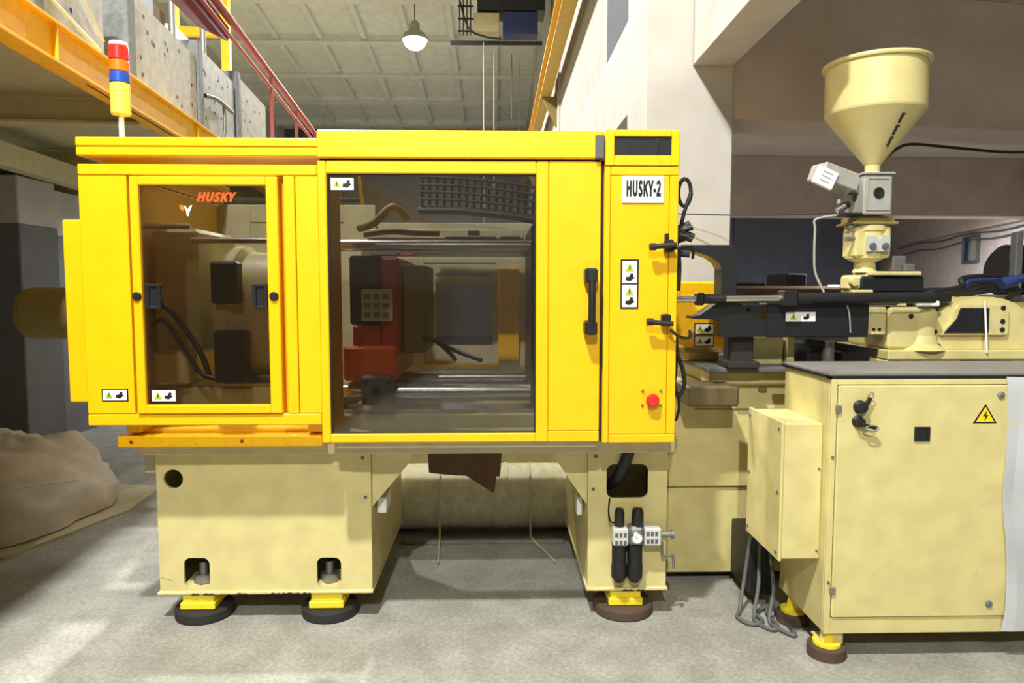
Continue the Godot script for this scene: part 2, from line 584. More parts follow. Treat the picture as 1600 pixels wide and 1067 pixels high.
func shell():
	var s := S()
	bl(s, -9.0, 14.0, -0.2, 0.0, -21.0, 13.0, 0.0)
	struct("floor", [[s, "floor"]], "grey worn concrete floor of the factory hall", "floor")
	# walls
	s = S()
	bl(s, -9.0, 14.0, 5.9, 9.9, -20.6, -20.4, 0.0)
	struct("wall_back", [[s, "dark_wall"]], "dark grey upper end wall far behind the machine", "wall")
	s = S()
	bl(s, -9.0, 14.0, 0.0, 5.9, -20.6, -20.4, 0.0)
	struct("wall_back_lower", [[s, "plaster"]], "pale lower end wall far behind the machine", "wall")
	s = S()
	bl(s, -9.0, 14.0, 0.0, 10.2, 12.6, 12.8, 0.0)
	struct("wall_front", [[s, "dado"]], "grey painted wall at the front end of the hall", "wall")
	s = S()
	bl(s, -4.6, -4.4, 0.0, 2.49, -20.4, 12.6, 0.0)
	var wl := struct("wall_left", [[s, "plaster"]], "white plaster wall under the mezzanine with a grey painted lower half", "wall")
	s = S()
	bl(s, -7.0, -6.8, 0.0, 10.2, -20.4, 12.6, 0.0)
	struct("wall_upper_left", [[s, "plaster"]], "white upper wall behind the moulds on the mezzanine", "wall")
	s = S()
	bl(s, -4.4, -2.0, 0.0, 2.49, 1.1, 1.2, 0.0)
	struct("wall_added_shade", [[s, "dado"]], "added unseen grey partition keeping bounce light out from under the mezzanine", "wall")  # unseen wall, added to cut bounce light under the mezzanine
	s = S()
	bl(s, -4.4, -4.392, 0.0, 2.05, -20.4, 12.6, 0.0)
	mi("painted_dado", [[s, "dado"]], wl, "grey painted lower half")
	s = S()
	bl(s, 12.6, 12.8, 0.0, 3.4, -20.4, -0.4, 0.0)
	bl(s, 12.6, 12.8, 0.0, 10.2, -0.4, 12.6, 0.0)
	bl(s, 1.42, 12.6, 3.55, 9.9, -0.4, -0.2, 0.0)
	struct("wall_right", [[s, "plaster_brown"]], "pale plaster outer wall of the low right bay", "wall")
	# left columns under the mezzanine
	for k in 3:
		var z: float = [-3.3, -8.3, 2.2][k]
		s = S()
		bl(s, -4.39, -3.9, 0.0, 2.44, z - 0.25, z + 0.25, 0.01)
		var c := struct(["trim_1", "trim_2", "trim_3"][k], [[s, "plaster"]], ["square white column under the mezzanine behind the wrapped sack", "square white column further back under the mezzanine", "square white column under the front of the mezzanine"][k], "column")
		s = S()
		bl(s, -4.39, -3.892, 0.0, 2.05, z - 0.258, z + 0.258, 0.01)
		mi("painted_dado", [[s, "dado"]], c, "grey painted lower half")
	# roof: slab, panels, purlins and rafters (sloping down towards the back)
	var tilt := Basis(Vector3.RIGHT, -atan(0.098))
	var roof := MeshInstance3D.new()
	s = S()
	box(s, Vector3(3.0, 0.16, -4.0), Vector3(20.2, 0.2, 36.0), 0.0)
	var am := ArrayMesh.new()
	s.commit(am)
	am.surface_set_material(0, M.roof)
	roof.mesh = am
	roof.name = "ceiling"
	add_child(roof)
	roof.position = Vector3(0, 8.66, 0)
	roof.basis = tilt
	roof.set_meta("kind", "structure")
	tag(roof, "grey panelled roof of the hall with purlins and cross beams", "ceiling")
	for i in range(-7, 3):
		for j in range(0, 6):
			s = S()
			var z := -10.1 - j * 1.9
			box(s, Vector3(i + 0.5, 0.035, z - 0.95), Vector3(0.93, 0.04, 1.82), 0.012)
			mi("panel", [[s, "roof"]], roof)
	for i in range(-7, 4):
		s = S()
		box(s, Vector3(i, -0.02, -15.8), Vector3(0.12, 0.13, 11.4), 0.01)
		mi("purlin", [[s, "roof_rib"]], roof)
	for j in range(-2, 7):
		s = S()
		box(s, Vector3(-2.0, -0.06, -10.1 - j * 1.9), Vector3(10.0, 0.2, 0.09), 0.008)
		box(s, Vector3(-2.0, -0.16, -10.1 - j * 1.9), Vector3(10.0, 0.02, 0.2), 0.004)
		mi("rafter", [[s, "roof_rib"]], roof)
	# right side of the hall: columns, edge beams and the wall over them
	s = S()
	bl(s, 0.9, 1.43, 0.0, 9.0, -2.05, -1.45, 0.006)
	struct("trim_4", [[s, "plaster"]], "large square white column right behind the yellow machine", "column")
	s = S()
	bl(s, 0.92, 1.43, 0.0, 8.6, -8.3, -7.7, 0.006)
	struct("trim_5", [[s, "plaster"]], "second white column further back on the right of the hall", "column")
	s = S()
	bl(s, 0.92, 1.43, 0.0, 8.6, -14.6, -14.0, 0.006)
	struct("trim_6", [[s, "plaster"]], "third white column far back on the right of the hall", "column")
	s = S()
	bl(s, 1.18, 1.42, 2.84, 9.0, -1.45, -0.2, 0.004)
	struct("wall_upper_right", [[s, "plaster"]], "white beam and wall running from the large column towards the camera", "wall")
	s = S()
	bl(s, 0.905, 1.25, 2.7, 3.34, -7.7, -2.05, 0.006)
	bl(s, 0.905, 1.25, 2.7, 3.34, -14.0, -8.3, 0.006)
	bl(s, 0.905, 1.25, 2.7, 3.34, -20.4, -14.6, 0.006)
	struct("trim_7", [[s, "plaster"]], "white edge beam between the columns on the right of the hall", "beam")
	s = S()
	bl(s, 0.95, 1.1, 3.34, 8.5, -3.3, -2.05, 0.0)
	struct("wall_opening_shade", [[s, "dark_wall"]], "dark sheet standing in for the shaded opening beside the large white column", "wall")  # dark colour stands for the shade inside the open upper storey
	s = S()
	bl(s, 0.95, 1.1, 3.34, 8.2, -7.7, -3.3, 0.0)
	bl(s, 0.95, 1.1, 3.34, 7.6, -20.4, -8.3, 0.0)
	struct("wall_upper_back_right", [[s, "plaster_grey"]], "pale upper wall between the columns at the back right of the hall", "wall")

func right_bay():
	var s := S()
	bl(s, 1.2, 12.8, 3.35, 3.55, -20.4, -0.4, 0.0)
	bl(s, 1.42, 12.6, 2.95, 3.55, -0.39, -0.2, 0.0)  # unseen edge beam, added to keep lamp light off the cross beam
	struct("ceiling_low", [[s, "plaster_brown"]], "low concrete slab over the right bay with an added edge beam", "ceiling")
	s = S()
	var b := Basis(Vector3.UP, deg_to_rad(8.6))
	box(s, Vector3(1.3, 2.945, -1.45) + b * Vector3(5.3, 0, -0.2), Vector3(10.4, 0.81, 0.4), 0.006, b)
	struct("trim_8", [[s, "plaster_brown"]], "broad plastered cross beam behind the cream hopper", "beam")
	s = S()
	b = Basis(Vector3.UP, deg_to_rad(2.0))
	box(s, Vector3(1.3, 2.945, -6.85) + b * Vector3(5.3, 0, -0.2), Vector3(10.6, 0.81, 0.4), 0.006, b)
	struct("trim_9", [[s, "plaster_brown"]], "second plastered cross beam further back in the low bay", "beam")
	s = S()
	bl(s, 1.45, 5.72, 0.0, 3.35, -14.4, -14.15, 0.006)
	bl(s, 5.74, 9.4, 0.0, 3.35, -14.4, -14.15, 0.006)
	struct("wall_back_right", [[s, "blue_wall"]], "dark blue grey wall at the back of the low right bay", "wall")
	# pinkish side wall, its beam and its little window
	var p0 := Vector3(6.4, 0, 2.85 - 4.4)
	var dir := Vector3(1.55, 0, -6.2).normalized()
	b = Basis(Vector3(dir.z, 0, -dir.x) * -1.0, Vector3.UP, dir * -1.0)
	b = Basis(dir, Vector3.UP, dir.cross(Vector3.UP))
	s = S()
	box(s, p0 + dir * 6.8 + b * Vector3(0, 1.675, 0.15), Vector3(13.6, 3.35, 0.3), 0.0, b)
	struct("wall_pink", [[s, "plaster_pink"]], "pale pinkish side wall at the far right behind the injection unit", "wall")
	s = S()
	box(s, p0 + dir * 6.8 + b * Vector3(0, 2.97, -0.06), Vector3(13.6, 0.86, 0.14), 0.006, b)
	struct("trim_10", [[s, "plaster_brown"]], "brownish beam along the top of the pink side wall", "beam")
	var wc := p0 + dir * 8.1 + Vector3(0, 2.22, 0)
	var f := S()
	for q in [[-0.31, 0, 0.04, 0.46], [0.31, 0, 0.04, 0.46], [0, 0.22, 0.66, 0.04], [0, -0.22, 0.66, 0.04], [0.02, 0, 0.03, 0.44]]:
		box(f, wc + b * Vector3(q[0], q[1], -0.03), Vector3(q[2], q[3], 0.05), 0.004, b)
	var w := struct("window_1", [[f, "grey_dark"]], "small dark window high in the pink side wall", "window")
	s = S()
	box(s, wc + b * Vector3(-0.14, 0, -0.02), Vector3(0.3, 0.42, 0.012), 0.0, b)
	mi("pane", [[s, "grey"]], w, "grey left pane")
	s = S()
	box(s, wc + b * Vector3(0.16, 0, -0.02), Vector3(0.28, 0.42, 0.012), 0.0, b)
	mi("pane", [[s, "blue_dark"]], w, "dark right pane")
	for k in 2:
		s = S()
		var h: float = [2.5, 2.42][k]
		var ps := []
		for i in 6:
			ps.append(p0 + dir * (5.6 + i * 1.3) + Vector3(0, h - 0.05 * (i % 2) - 0.02 * i * k, 0) + b * Vector3(0, 0, -0.05))
		tube(s, ps, 0.012, 6, 4)
		one("wall_cable", s, "grey_dark", ["upper thin cable sagging along the pink side wall", "lower thin cable sagging along the pink side wall"][k], "cable")

# ================================================================ mezzanine, on its own slightly turned axis
func mz(x: float, y: float, s: float) -> Vector3:
	return Vector3(-1.62, 0, 2.997) + Basis(Vector3.UP, deg_to_rad(5.2)) * Vector3(x, y, -s)

func mzbox(st: SurfaceTool, x0: float, x1: float, y0: float, y1: float, s0: float, s1: float, bev := 0.004):
	box(st, mz((x0 + x1) * 0.5, (y0 + y1) * 0.5, (s0 + s1) * 0.5), Vector3(x1 - x0, y1 - y0, s1 - s0), bev, Basis(Vector3.UP, deg_to_rad(5.2)))

func mezzanine():
	var y0 := 2.5
	var y1 := 2.685
	var s := S()
	mzbox(s, -0.04, -0.028, y0, y1, -8.5, 19.0, 0.001)
	mzbox(s, -0.1, 0.0, y0, y0 + 0.014, -8.5, 19.0, 0.002)
	mzbox(s, -0.1, 0.0, y1 - 0.014, y1, -8.5, 19.0, 0.002)
	var e := struct("trim_11", [[s, "yellow_steel"]], "yellow steel edge beam of the mezzanine on the left", "beam")
	for k in 7:
		s = S()
		mzbox(s, -0.03, -0.004, y0 + 0.014, y1 - 0.014, 1.5 + k * 1.9, 1.512 + k * 1.9, 0.001)
		mi("stiffener", [[s, "yellow_steel"]], e)
	s = S()
	mzbox(s, -5.6, -0.1, y1 - 0.03, y1, -8.5, 19.0, 0.001)
	struct("floor_mezzanine", [[s, "cream_dull"]], "cream steel deck of the mezzanine above the left aisle", "floor")
	for k in 6:
		s = S()
		var c := 1.2 + k * 1.7
		mzbox(s, -2.55, -0.1, y0 + 0.012, y1 - 0.04, c - 0.005, c + 0.005, 0.001)
		mzbox(s, -2.55, -0.1, y0 - 0.01, y0 + 0.008, c - 0.07, c + 0.07, 0.002)
		struct("trim_%d" % (12 + k), [[s, "cream_dull"]], "cream cross beam under the mezzanine deck, number %s from the front" % ["one", "two", "three", "four", "five", "six"][k], "beam")
	s = S()
	mzbox(s, -1.3, -1.18, y0 - 0.17, y0 - 0.012, -6.0, 14.0, 0.004)
	struct("trim_18", [[s, "cream_dull"]], "cream lengthwise beam under the middle of the mezzanine deck", "beam")
	# mould blocks on the edge of the deck
	var lab := ["dark ended mould block at the front edge of the mezzanine, partly out of the picture", "wide scratched grey mould block on the mezzanine above the signal tower", "pale steel mould block with rows of drilled holes, third on the mezzanine", "silvery mould block with a pipe bracket on its face, fourth on the mezzanine", "warm grey tall mould block, last of the row on the mezzanine"]
	var spec := [[2.3, 2.98, 0.5, "mould_warm"], [3.36, 4.02, 0.46, "mould"], [4.34, 5.5, 0.52, "mould_warm"], [5.56, 6.5, 0.62, "mould"], [6.62, 7.7, 0.72, "mould_warm"]]
	for k in spec.size():
		var q = spec[k]
		var t := thing("mould_block", lab[k], "mould", mz(-0.36, y1, (q[0] + q[1]) * 0.5), "steel moulds stored on the mezzanine")
		s = S()
		mzbox(s, -0.66, -0.07, y1 + 0.03, y1 + q[2], q[0] + 0.03, q[1], 0.008)
		part("block", s, q[3], t)
		s = S()
		mzbox(s, -0.68, -0.055, y1, y1 + 0.03, q[0] + 0.02, q[1], 0.005)
		part("clamp_plate", s, "mould_dark", t)
		s = S()
		mzbox(s, -0.68, -0.05, y1 + 0.02, y1 + q[2] + 0.02, q[0] - 0.05, q[0] + 0.04, 0.006)
		part("end_plate", s, "mould_dark", t, "dark end plate")
		s = S()
		var rn := RandomNumberGenerator.new()
		rn.seed = 40 + k
		for i in (14 if k >= 2 else 5):
			var a := mz(-0.07, y1 + rn.randf_range(0.07, q[2] - 0.05), rn.randf_range(q[0] + 0.12, q[1] - 0.08))
			lathe(s, a, Basis(Vector3.UP, deg_to_rad(5.2)) * Vector3.RIGHT, [[0.0, 0.002], [0.011, 0.002], [0.014, 0.001], [0.014, -0.002]], 8)
		part("drilled_hole", s, "black", t)
		if k == 1:
			s = S()
			tube(s, [mz(-0.05, y1 + 0.42, q[0] + 0.06), mz(-0.05, y1 + 0.3, q[0] + 0.3), mz(-0.05, y1 + 0.1, q[1] - 0.06)], 0.008, 6)
			part("strap", s, "white", t, "pale strap across the face")
			s = S()
			tube(s, [mz(-0.05, y1 + 0.12, q[0] + 0.06), mz(-0.05, y1 + 0.08, q[0] + 0.3), mz(-0.05, y1 + 0.04, q[1] - 0.1)], 0.008, 6)
			part("strap", s, "white", t, "pale strap across the face")
		if k == 3:
			s = S()
			tube(s, [mz(-0.06, y1 + 0.28, q[0] + 0.1), mz(-0.02, y1 + 0.3, q[0] + 0.3), mz(-0.02, y1 + 0.3, q[0] + 0.7)], 0.016, 8)
			tube(s, [mz(-0.02, y1 + 0.3, q[0] + 0.45), mz(-0.02, y1 + 0.1, q[0] + 0.45), mz(-0.04, y1 + 0.03, q[0] + 0.45)], 0.014, 8)
			part("pipe_bracket", s, "steel_dull", t)
	# white bundle behind the last mould
	s = S()
	lathe(s, mz(-0.3, y1, 8.1), Vector3.UP, [[0.0, 0.0], [0.2, 0.0], [0.22, 0.2], [0.16, 0.36], [0.06, 0.42], [0.0, 0.43]], 14)
	one("wrapped_bundle", s, "white", "white wrapped bundle at the end of the row of moulds on the mezzanine", "bundle")
	# second row of moulds behind, taller
	for k in 3:
		var a: float = [5.5, 6.6, 7.5][k]
		var t := thing("mould_stack", ["tall rusty brown mould standing behind the front row on the mezzanine", "tall dark mould with a tie rod behind the drilled block on the mezzanine", "tall pale mould behind the silvery block on the mezzanine"][k], "mould", mz(-1.1, y1, a), "tall moulds behind the front row")
		s = S()
		mzbox(s, -1.4, -0.74, y1, y1 + 1.5 - 0.1 * k, a - 0.42, a - 0.02, 0.008)
		part("block", s, ["olive", "mould_dark", "mould_warm"][k], t)
		s = S()
		mzbox(s, -1.4, -0.76, y1, y1 + 1.42 - 0.1 * k, a + 0.02, a + 0.3, 0.008)
		part("block", s, ["mould", "cardboard", "mould"][k], t)
		s = S()
		cyl(s, mz(-0.72, y1 + 0.95, a - 0.45), mz(-0.72, y1 + 0.95, a + 0.4), 0.025, -1, 10)
		cyl(s, mz(-0.72, y1, a + 0.36), mz(-0.72, y1 + 1.6, a + 0.36), 0.03, -1, 10)
		part("tie_rod", s, "steel_dull", t)
	# handrail and yellow gate frame at the far part
	var t := thing("handrail", "red painted handrail running along the far part of the mezzanine", "handrail", mz(-0.05, y1, 8.0))
	s = S()
	cyl(s, mz(-0.05, y1 + 1.1, 5.0), mz(-0.05, y1 + 1.1, 13.6), 0.034, -1, 10)
	part("top_rail", s, "red_rail", t)
	s = S()
	cyl(s, mz(-0.05, y1 + 0.96, 5.0), mz(-0.05, y1 + 0.96, 13.6), 0.018, -1, 10)
	part("middle_rail", s, "red_rail", t)
	for k in 5:
		s = S()
		cyl(s, mz(-0.05, y1, 7.9 + k * 1.4), mz(-0.05, y1 + 1.1, 7.9 + k * 1.4), 0.02, -1, 10)
		part("post", s, "red_rail", t)
	t = thing("gate_frame", "yellow steel gate frame with a dark red panel behind the moulds on the mezzanine", "gate", mz(-1.1, y1, 9.2))
	for x in [-1.45, -0.85]:
		s = S()
		mzbox(s, x - 0.05, x + 0.05, y1 + 0.0, y1 + 2.6, 9.15, 9.25, 0.006)
		part("post", s, "yellow_steel", t)
	for y in [1.9, 2.5]:
		s = S()
		mzbox(s, -1.4, -0.9, y1 + y, y1 + y + 0.1, 9.16, 9.24, 0.006)
		part("cross_bar", s, "yellow_steel", t)
	s = S()
	prism(s, [[5.0, 0.76], [5.0, 1.08], [6.5, 1.07], [6.45, 0.95], [5.7, 0.8]], -0.11, -0.09, Transform3D(Basis(Vector3.UP, deg_to_rad(5.2)) * Basis(Vector3(0, 0, -1), Vector3.UP, Vector3(1, 0, 0)), Vector3(-1.62, y1, 2.997)))
	one("red_sheet", s, "maroon", "dark red sheet hanging on the red handrail of the mezzanine", "sheet")
	t = thing("stair_stringer", "yellow stair stringer with dark treads behind the moulds at the far left", "stairs", mz(0.05, 0.0, 11.0))
	s = S()
	for x in [0.1, 0.75]:
		prism(s, [[8.6, 3.0], [8.6, 3.2], [12.4, 0.25], [12.4, 0.0], [12.1, 0.0]], x, x + 0.02, Transform3D(Basis(Vector3.UP, deg_to_rad(5.2)) * Basis(Vector3(0, 0, -1), Vector3.UP, Vector3(1, 0, 0)), Vector3(-1.62, 0, 2.997)))
	part("stringer", s, "yellow_steel", t)
	for k in 10:
		s = S()
		var f := k / 10.0
		mzbox(s, 0.12, 0.75, 2.9 - f * 2.7, 2.92 - f * 2.7, 8.75 + f * 3.4, 8.99 + f * 3.4, 0.003)
		part("tread", s, "grey_dark", t)

# ================================================================ hall fittings
func hall_fittings():
	var s := S()
	bl(s, 0.74, 0.76, 4.42, 4.72, -20.3, 6.0, 0.001)
	bl(s, 0.67, 0.83, 4.4, 4.42, -20.3, 6.0, 0.002)
	bl(s, 0.67, 0.83, 4.72, 4.74, -20.3, 6.0, 0.002)
	var t := thing("crane_runway", "yellow crane runway beam along the right side of the hall", "crane beam", Vector3(0.75, 4.4, -8))
	part("girder", s, "yellow_dull", t)
	for z in [-1.75, -8.0, -14.3]:
		s = S()
		prism(s, [[0.7, 4.4], [0.92, 4.4], [0.92, 3.95]], z - 0.06, z + 0.06)
		part("bracket", s, "olive", t)
	# hoist trolley high over the middle of the hall
	var p := Vector3(0.0, 5.9, -9.2)
	t = thing("hoist_trolley", "dark overhead hoist trolley with a blue panel under the roof of the hall", "hoist", p)
	s = S()
	bl(s, -0.3, 0.82, 6.1, 7.0, -9.6, -9.1)
	part("body", s, "black_paint", t)
	s = S()
	bl(s, 0.12, 0.7, 5.72, 6.08, -9.4, -9.1)
	part("panel", s, "blue_dark", t, "blue panel")
	s = S()
	bl(s, -0.36, 0.06, 5.76, 6.06, -9.4, -9.12)
	part("motor_box", s, "cream_dull", t, "cream motor box")
	s = S()
	for k in 4:
		bl(s, -0.6 + k * 0.06, -0.58 + k * 0.06, 5.7, 6.4, -9.14, -9.1, 0.002)
	for k in 3:
		bl(s, -0.62, -0.36, 5.75 + k * 0.2, 5.77 + k * 0.2, -9.13, -9.09, 0.002)
	tube(s, [Vector3(-0.6, 6.3, -9.1), Vector3(-0.45, 5.8, -9.05), Vector3(-0.2, 5.66, -9.05), Vector3(0.1, 5.62, -9.05)], 0.016, 6)
	part("cable_cage", s, "black", t)
	s = S()
	bl(s, -4.1, 0.72, 7.0, 7.3, -9.75, -9.45)
	part("bridge_girder", s, "yellow_steel", t)
	s = S()
	bl(s, -0.75, 0.78, 5.58, 5.64, -9.25, -9.2)
	part("lower_bar", s, "black", t)
	for k in 4:
		var x: float = [-0.2, -0.03, 0.28, 0.42][k]
		s = S()
		cyl(s, Vector3(x, 5.6, -9.15 - 0.3 * k), Vector3(x, [2.6, 3.2, 4.5, 4.1][k], -9.15 - 0.3 * k), [0.008, 0.006, 0.012, 0.006][k], -1, 6)
		part("chain", s, ["cream_dull", "white", "grey_dark", "grey_dark"][k], t)

# ================================================================ clamp base
func csg_box(parent: Node, c: Vector3, sz: Vector3, m: String, sub := false):
	var b := CSGBox3D.new()
	b.name = "solid"
	b.size = sz
	b.position = c
	b.material = M[m]
	if sub:
		b.operation = CSGShape3D.OPERATION_SUBTRACTION
	parent.add_child(b, true)

func csg_slot(parent: Node, x0: float, x1: float, y0: float, y1: float, z: float, depth: float, r: float, m: String):
	var pl := CSGPolygon3D.new()
	pl.name = "slot"
	var pts := PackedVector2Array()
	for c in [[x1 - r, y1 - r, 0.0], [x0 + r, y1 - r, 90.0], [x0 + r, y0 + r, 180.0], [x1 - r, y0 + r, 270.0]]:
		for k in 7:
			var a := deg_to_rad(c[2] + k * 15.0)
			pts.append(Vector2(c[0] + r * cos(a), c[1] + r * sin(a)))
	pl.polygon = pts
	pl.depth = depth
	pl.position.z = z
	pl.material = M[m]
	pl.operation = CSGShape3D.OPERATION_SUBTRACTION
	parent.add_child(pl, true)

func levelling_mount(at: Vector3, label: String, r := 0.13) -> Node3D:
	var t := thing("levelling_mount", label, "machine mount", at, "levelling mounts under the machine")
	var s := S()
	lathe(s, at, Vector3.UP, [[0.0, 0.0], [r * 0.97, 0.0], [r, 0.008], [r, 0.042], [r * 0.94, 0.052], [0.0, 0.055]], 32)
	part("rubber_disc", s, "rust_rubber" if at.x > 0.3 else "rubber", t)
	s = S()
	bl(s, at.x - 0.078, at.x + 0.078, 0.055, 0.088, at.z - 0.06, at.z + 0.085)
	bl(s, at.x - 0.07, at.x + 0.07, 0.088, 0.128, at.z - 0.06, at.z + 0.075)
	part("spacer_block", s, "yellow_pale", t, "yellow steel spacer")
	s = S()
	cyl(s, at + Vector3(0, 0.128, 0.0), at + Vector3(0, 0.25, 0.0), 0.02, -1, 12)
	lathe(s, at + Vector3(0, 0.155, 0.0), Vector3.UP, [[0.0, 0.0], [0.045, 0.0], [0.045, 0.035], [0.0, 0.04]], 6)
	part("bolt", s, "steel_dull", t)
	return t

func machine_base():
	var t := thing("machine_base", "cream painted steel base of the yellow clamp unit with two pedestals", "machine base", Vector3(-0.4, 0.14, -0.78))
	var off := -t.position
	# left pedestal: hollow, open slots
	var c := CSGCombiner3D.new()
	c.name = "pedestal"
	t.add_child(c, true)
	c.position = off
	csg_box(c, Vector3(-1.0425, 0.4625, -0.78), Vector3(0.955, 0.645, 1.0), "cream")
	csg_box(c, Vector3(-1.0425, 0.47, -0.78), Vector3(0.925, 0.60, 0.97), "cream", true)
	csg_slot(c, -1.412, -1.296, 0.152, 0.295, -0.2, 0.2, 0.03, "cream")
	csg_slot(c, -0.815, -0.705, 0.152, 0.292, -0.2, 0.2, 0.03, "cream")
	csg_slot(c, -1.488, -1.402, 0.615, 0.701, -0.2, 0.2, 0.0428, "cream")
	c = CSGCombiner3D.new()
	c.name = "pedestal"
	t.add_child(c, true)
	c.position = off
	csg_box(c, Vector3(0.597, 0.4625, -0.78), Vector3(0.36, 0.645, 1.0), "cream")
	csg_box(c, Vector3(0.597, 0.47, -0.78), Vector3(0.33, 0.60, 0.97), "cream", true)
	csg_slot(c, 0.5, 0.69, 0.557, 0.715, -0.2, 0.2, 0.035, "cream")
	var s := S()
	bl(s, -1.53, -0.56, 0.128, 0.142, -1.29, -0.268, 0.005)
	bl(s, 0.41, 0.785, 0.128, 0.142, -1.29, -0.268, 0.005)
	part("foot_flange", s, "cream_worn", t)
	s = S()
	for q in [[-1.0, 0.03], [-0.955, 0.022], [-0.92, 0.04], [-0.86, 0.025], [-1.15, 0.03], [-1.3, 0.03], [-1.36, 0.02], [0.6, 0.03], [0.66, 0.02]]:
		prism(s, [[q[0] - q[1], 0.1275], [q[0] + q[1], 0.1275], [q[0] + q[1] * 0.6, 0.135], [q[0] + q[1] * 0.1, 0.132], [q[0] - q[1] * 0.4, 0.137]], -0.269, -0.2672)
	for q in [[-1.497, 0.2, 0.022], [-1.475, 0.193, 0.012]]:
		prism(s, [[q[0] - q[2], q[1] + 0.006], [q[0] + q[2], q[1] - 0.006], [q[0], q[1] + 0.001]], -0.281, -0.2792)
	part("paint_chip", s, "rubber", t, "bare dark spot where paint has chipped off")
	s = S()
	bl(s, -1.5, -1.06, 0.16, 0.6, -0.62, -0.6, 0.0)
	bl(s, -1.0, -0.6, 0.16, 0.5, -0.62, -0.6, 0.0)
	bl(s, 0.44, 0.75, 0.16, 0.75, -0.62, -0.6, 0.0)
	part("inner_rib", s, "cream_dull", t)
	s = S()
	for q in [[-0.563, -0.375], [0.415, 0.259]]:
		prism(s, [[q[0], 0.785], [q[1], 0.782], [q[1] + (0.02 if q[1] > 0 else -0.02), 0.72], [q[0], 0.52]], -0.3, -0.315)
		prism(s, [[q[0], 0.785], [q[1], 0.782], [q[1] + (0.02 if q[1] > 0 else -0.02), 0.72], [q[0], 0.52]], -1.25, -1.265)
	part("gusset", s, "cream", t)
	s = S()
	bl(s, -1.6, -1.53, 0.67, 0.785, -0.9, -0.34)
	bl(s, -1.53, -1.518, 0.67, 0.785, -0.9, -0.34)
	part("side_bracket", s, "cream_dull", t)
	s = S()
	bl(s, -1.56, 0.79, 0.785, 0.84, -1.3, -0.2)
	part("bed_plate", s, "cream_dull", t)
	s = S()
	for p in [[-0.6, 0.75], [-0.59, 0.57], [0.45, 0.75], [0.44, 0.6]]:
		bolt(s, Vector3(p[0], p[1], -0.28))
	part("bolt", s, "grey_dark", t)
	s = S()
	bl(s, -0.55, -0.51, 0.47, 0.545, -0.5, -0.36)
	part("junction_cover", s, "white", t, "small white box on the inner side")
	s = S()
	bl(s, -0.9, 0.8, 0.25, 0.84, -1.74, -1.72, 0.002)  # sheet added to hide the lit floor behind the tank
	part("added_rear_sheet", s, "cream_dull", t)
	s = S()
	bl(s, 0.38, 0.405, 0.44, 0.53, -0.46, -0.4)
	part("junction_cover", s, "white", t, "small white box on the inner side")
	levelling_mount(Vector3(-1.355, 0, -0.36), "dark round levelling mount with yellow spacer under the left corner of the base")
	levelling_mount(Vector3(-0.775, 0, -0.36), "dark round levelling mount with yellow spacer under the right end of the left pedestal")
	levelling_mount(Vector3(0.594, 0, -0.36), "rusty brown round levelling mount with yellow spacer under the narrow right pedestal", 0.14)
	# black hose running down into the opening of the right pedestal
	s = S()
	tube(s, [Vector3(0.61, 0.88, -0.245), Vector3(0.6, 0.8, -0.25), Vector3(0.575, 0.7, -0.28), Vector3(0.55, 0.62, -0.34), Vector3(0.53, 0.58, -0.42)], 0.028, 12)
	one("drain_hose", s, "black", "thick black hose going into the opening of the right pedestal", "hose")
	# torn cardboard hanging below the bed
	s = S()
	prism(s, [[-0.331, 0.784], [0.03, 0.784], [0.022, 0.64], [0.016, 0.6], [0.0, 0.602], [-0.01, 0.52], [-0.03, 0.53], [-0.145, 0.605], [-0.25, 0.612], [-0.325, 0.622], [-0.327, 0.65]], -0.5, -0.506)
	one("cardboard_sheet", s, "cardboard", "torn brown cardboard sheet hanging under the machine bed", "cardboard")
	# tank lying on the floor behind
	t = thing("storage_tank", "mottled cream cylindrical tank lying on the floor under the machine", "tank", Vector3(-0.08, 0.03, -1.6))
	s = S()
	lathe(s, Vector3(-0.72, 0.215, -1.5), Vector3.RIGHT, [[0.0, 0.0], [0.175, 0.0], [0.197, 0.012], [0.2, 0.03], [0.2, 1.28], [0.18, 1.3], [0.0, 1.31]], 40)
	part("shell", s, "tank", t)
	s = S()
	for x in [-0.7, 0.05, 0.52]:
		lathe(s, Vector3(x, 0.215, -1.5), Vector3.RIGHT, [[0.2005, 0.0], [0.204, 0.003], [0.204, 0.02], [0.2005, 0.023]], 40)
	part("band", s, "tank", t)
	s = S()
	bl(s, -0.6, -0.5, 0.0, 0.08, -1.75, -1.49)
	bl(s, 0.36, 0.46, 0.0, 0.08, -1.75, -1.49)
	part("skid", s, "grey_dark", t)
	for k in 2:
		var x: float = [-0.34, 0.205][k]
		s = S()
		tube(s, [Vector3(x, 0.422, -1.5), Vector3(x, 0.36, -1.35), Vector3(x, 0.215, -1.288), Vector3(x, 0.1, -1.29), Vector3(x + 0.005, 0.036, -1.225), Vector3(x + 0.01 + 0.06 * k, 0.006, -1.1), Vector3(x + 0.02 + 0.1 * k, 0.006, -0.92)], 0.006, 6)
		one("tie_string", s, "tan", ["thin pale string over the left part of the tank", "thin pale string over the right part of the tank, trailing on the floor"][k], "string")
	s = S()
	bl(s, -0.55, 0.4, 0.0, 0.025, -1.285, -1.225)
	struct("trim_19", [[s, "kerb"]], "low grey kerb strip in front of the tank", "kerb")
	# air preparation unit on the right pedestal
	t = thing("air_filter_unit", "grey air filter and regulator unit with black bowls on the right pedestal", "air regulator", Vector3(0.6, 0.19, -0.22))
	for q in [[0.52, 0.588], [0.66, 0.735]]:
		s = S()
		bl(s, q[0], q[1], 0.365, 0.443, -0.275, -0.195, 0.005)
		part("valve_block", s, "silver_box", t)
	s = S()
	bl(s, 0.592, 0.656, 0.36, 0.448, -0.275, -0.2, 0.012)
	part("regulator_body", s, "steel_dull", t)
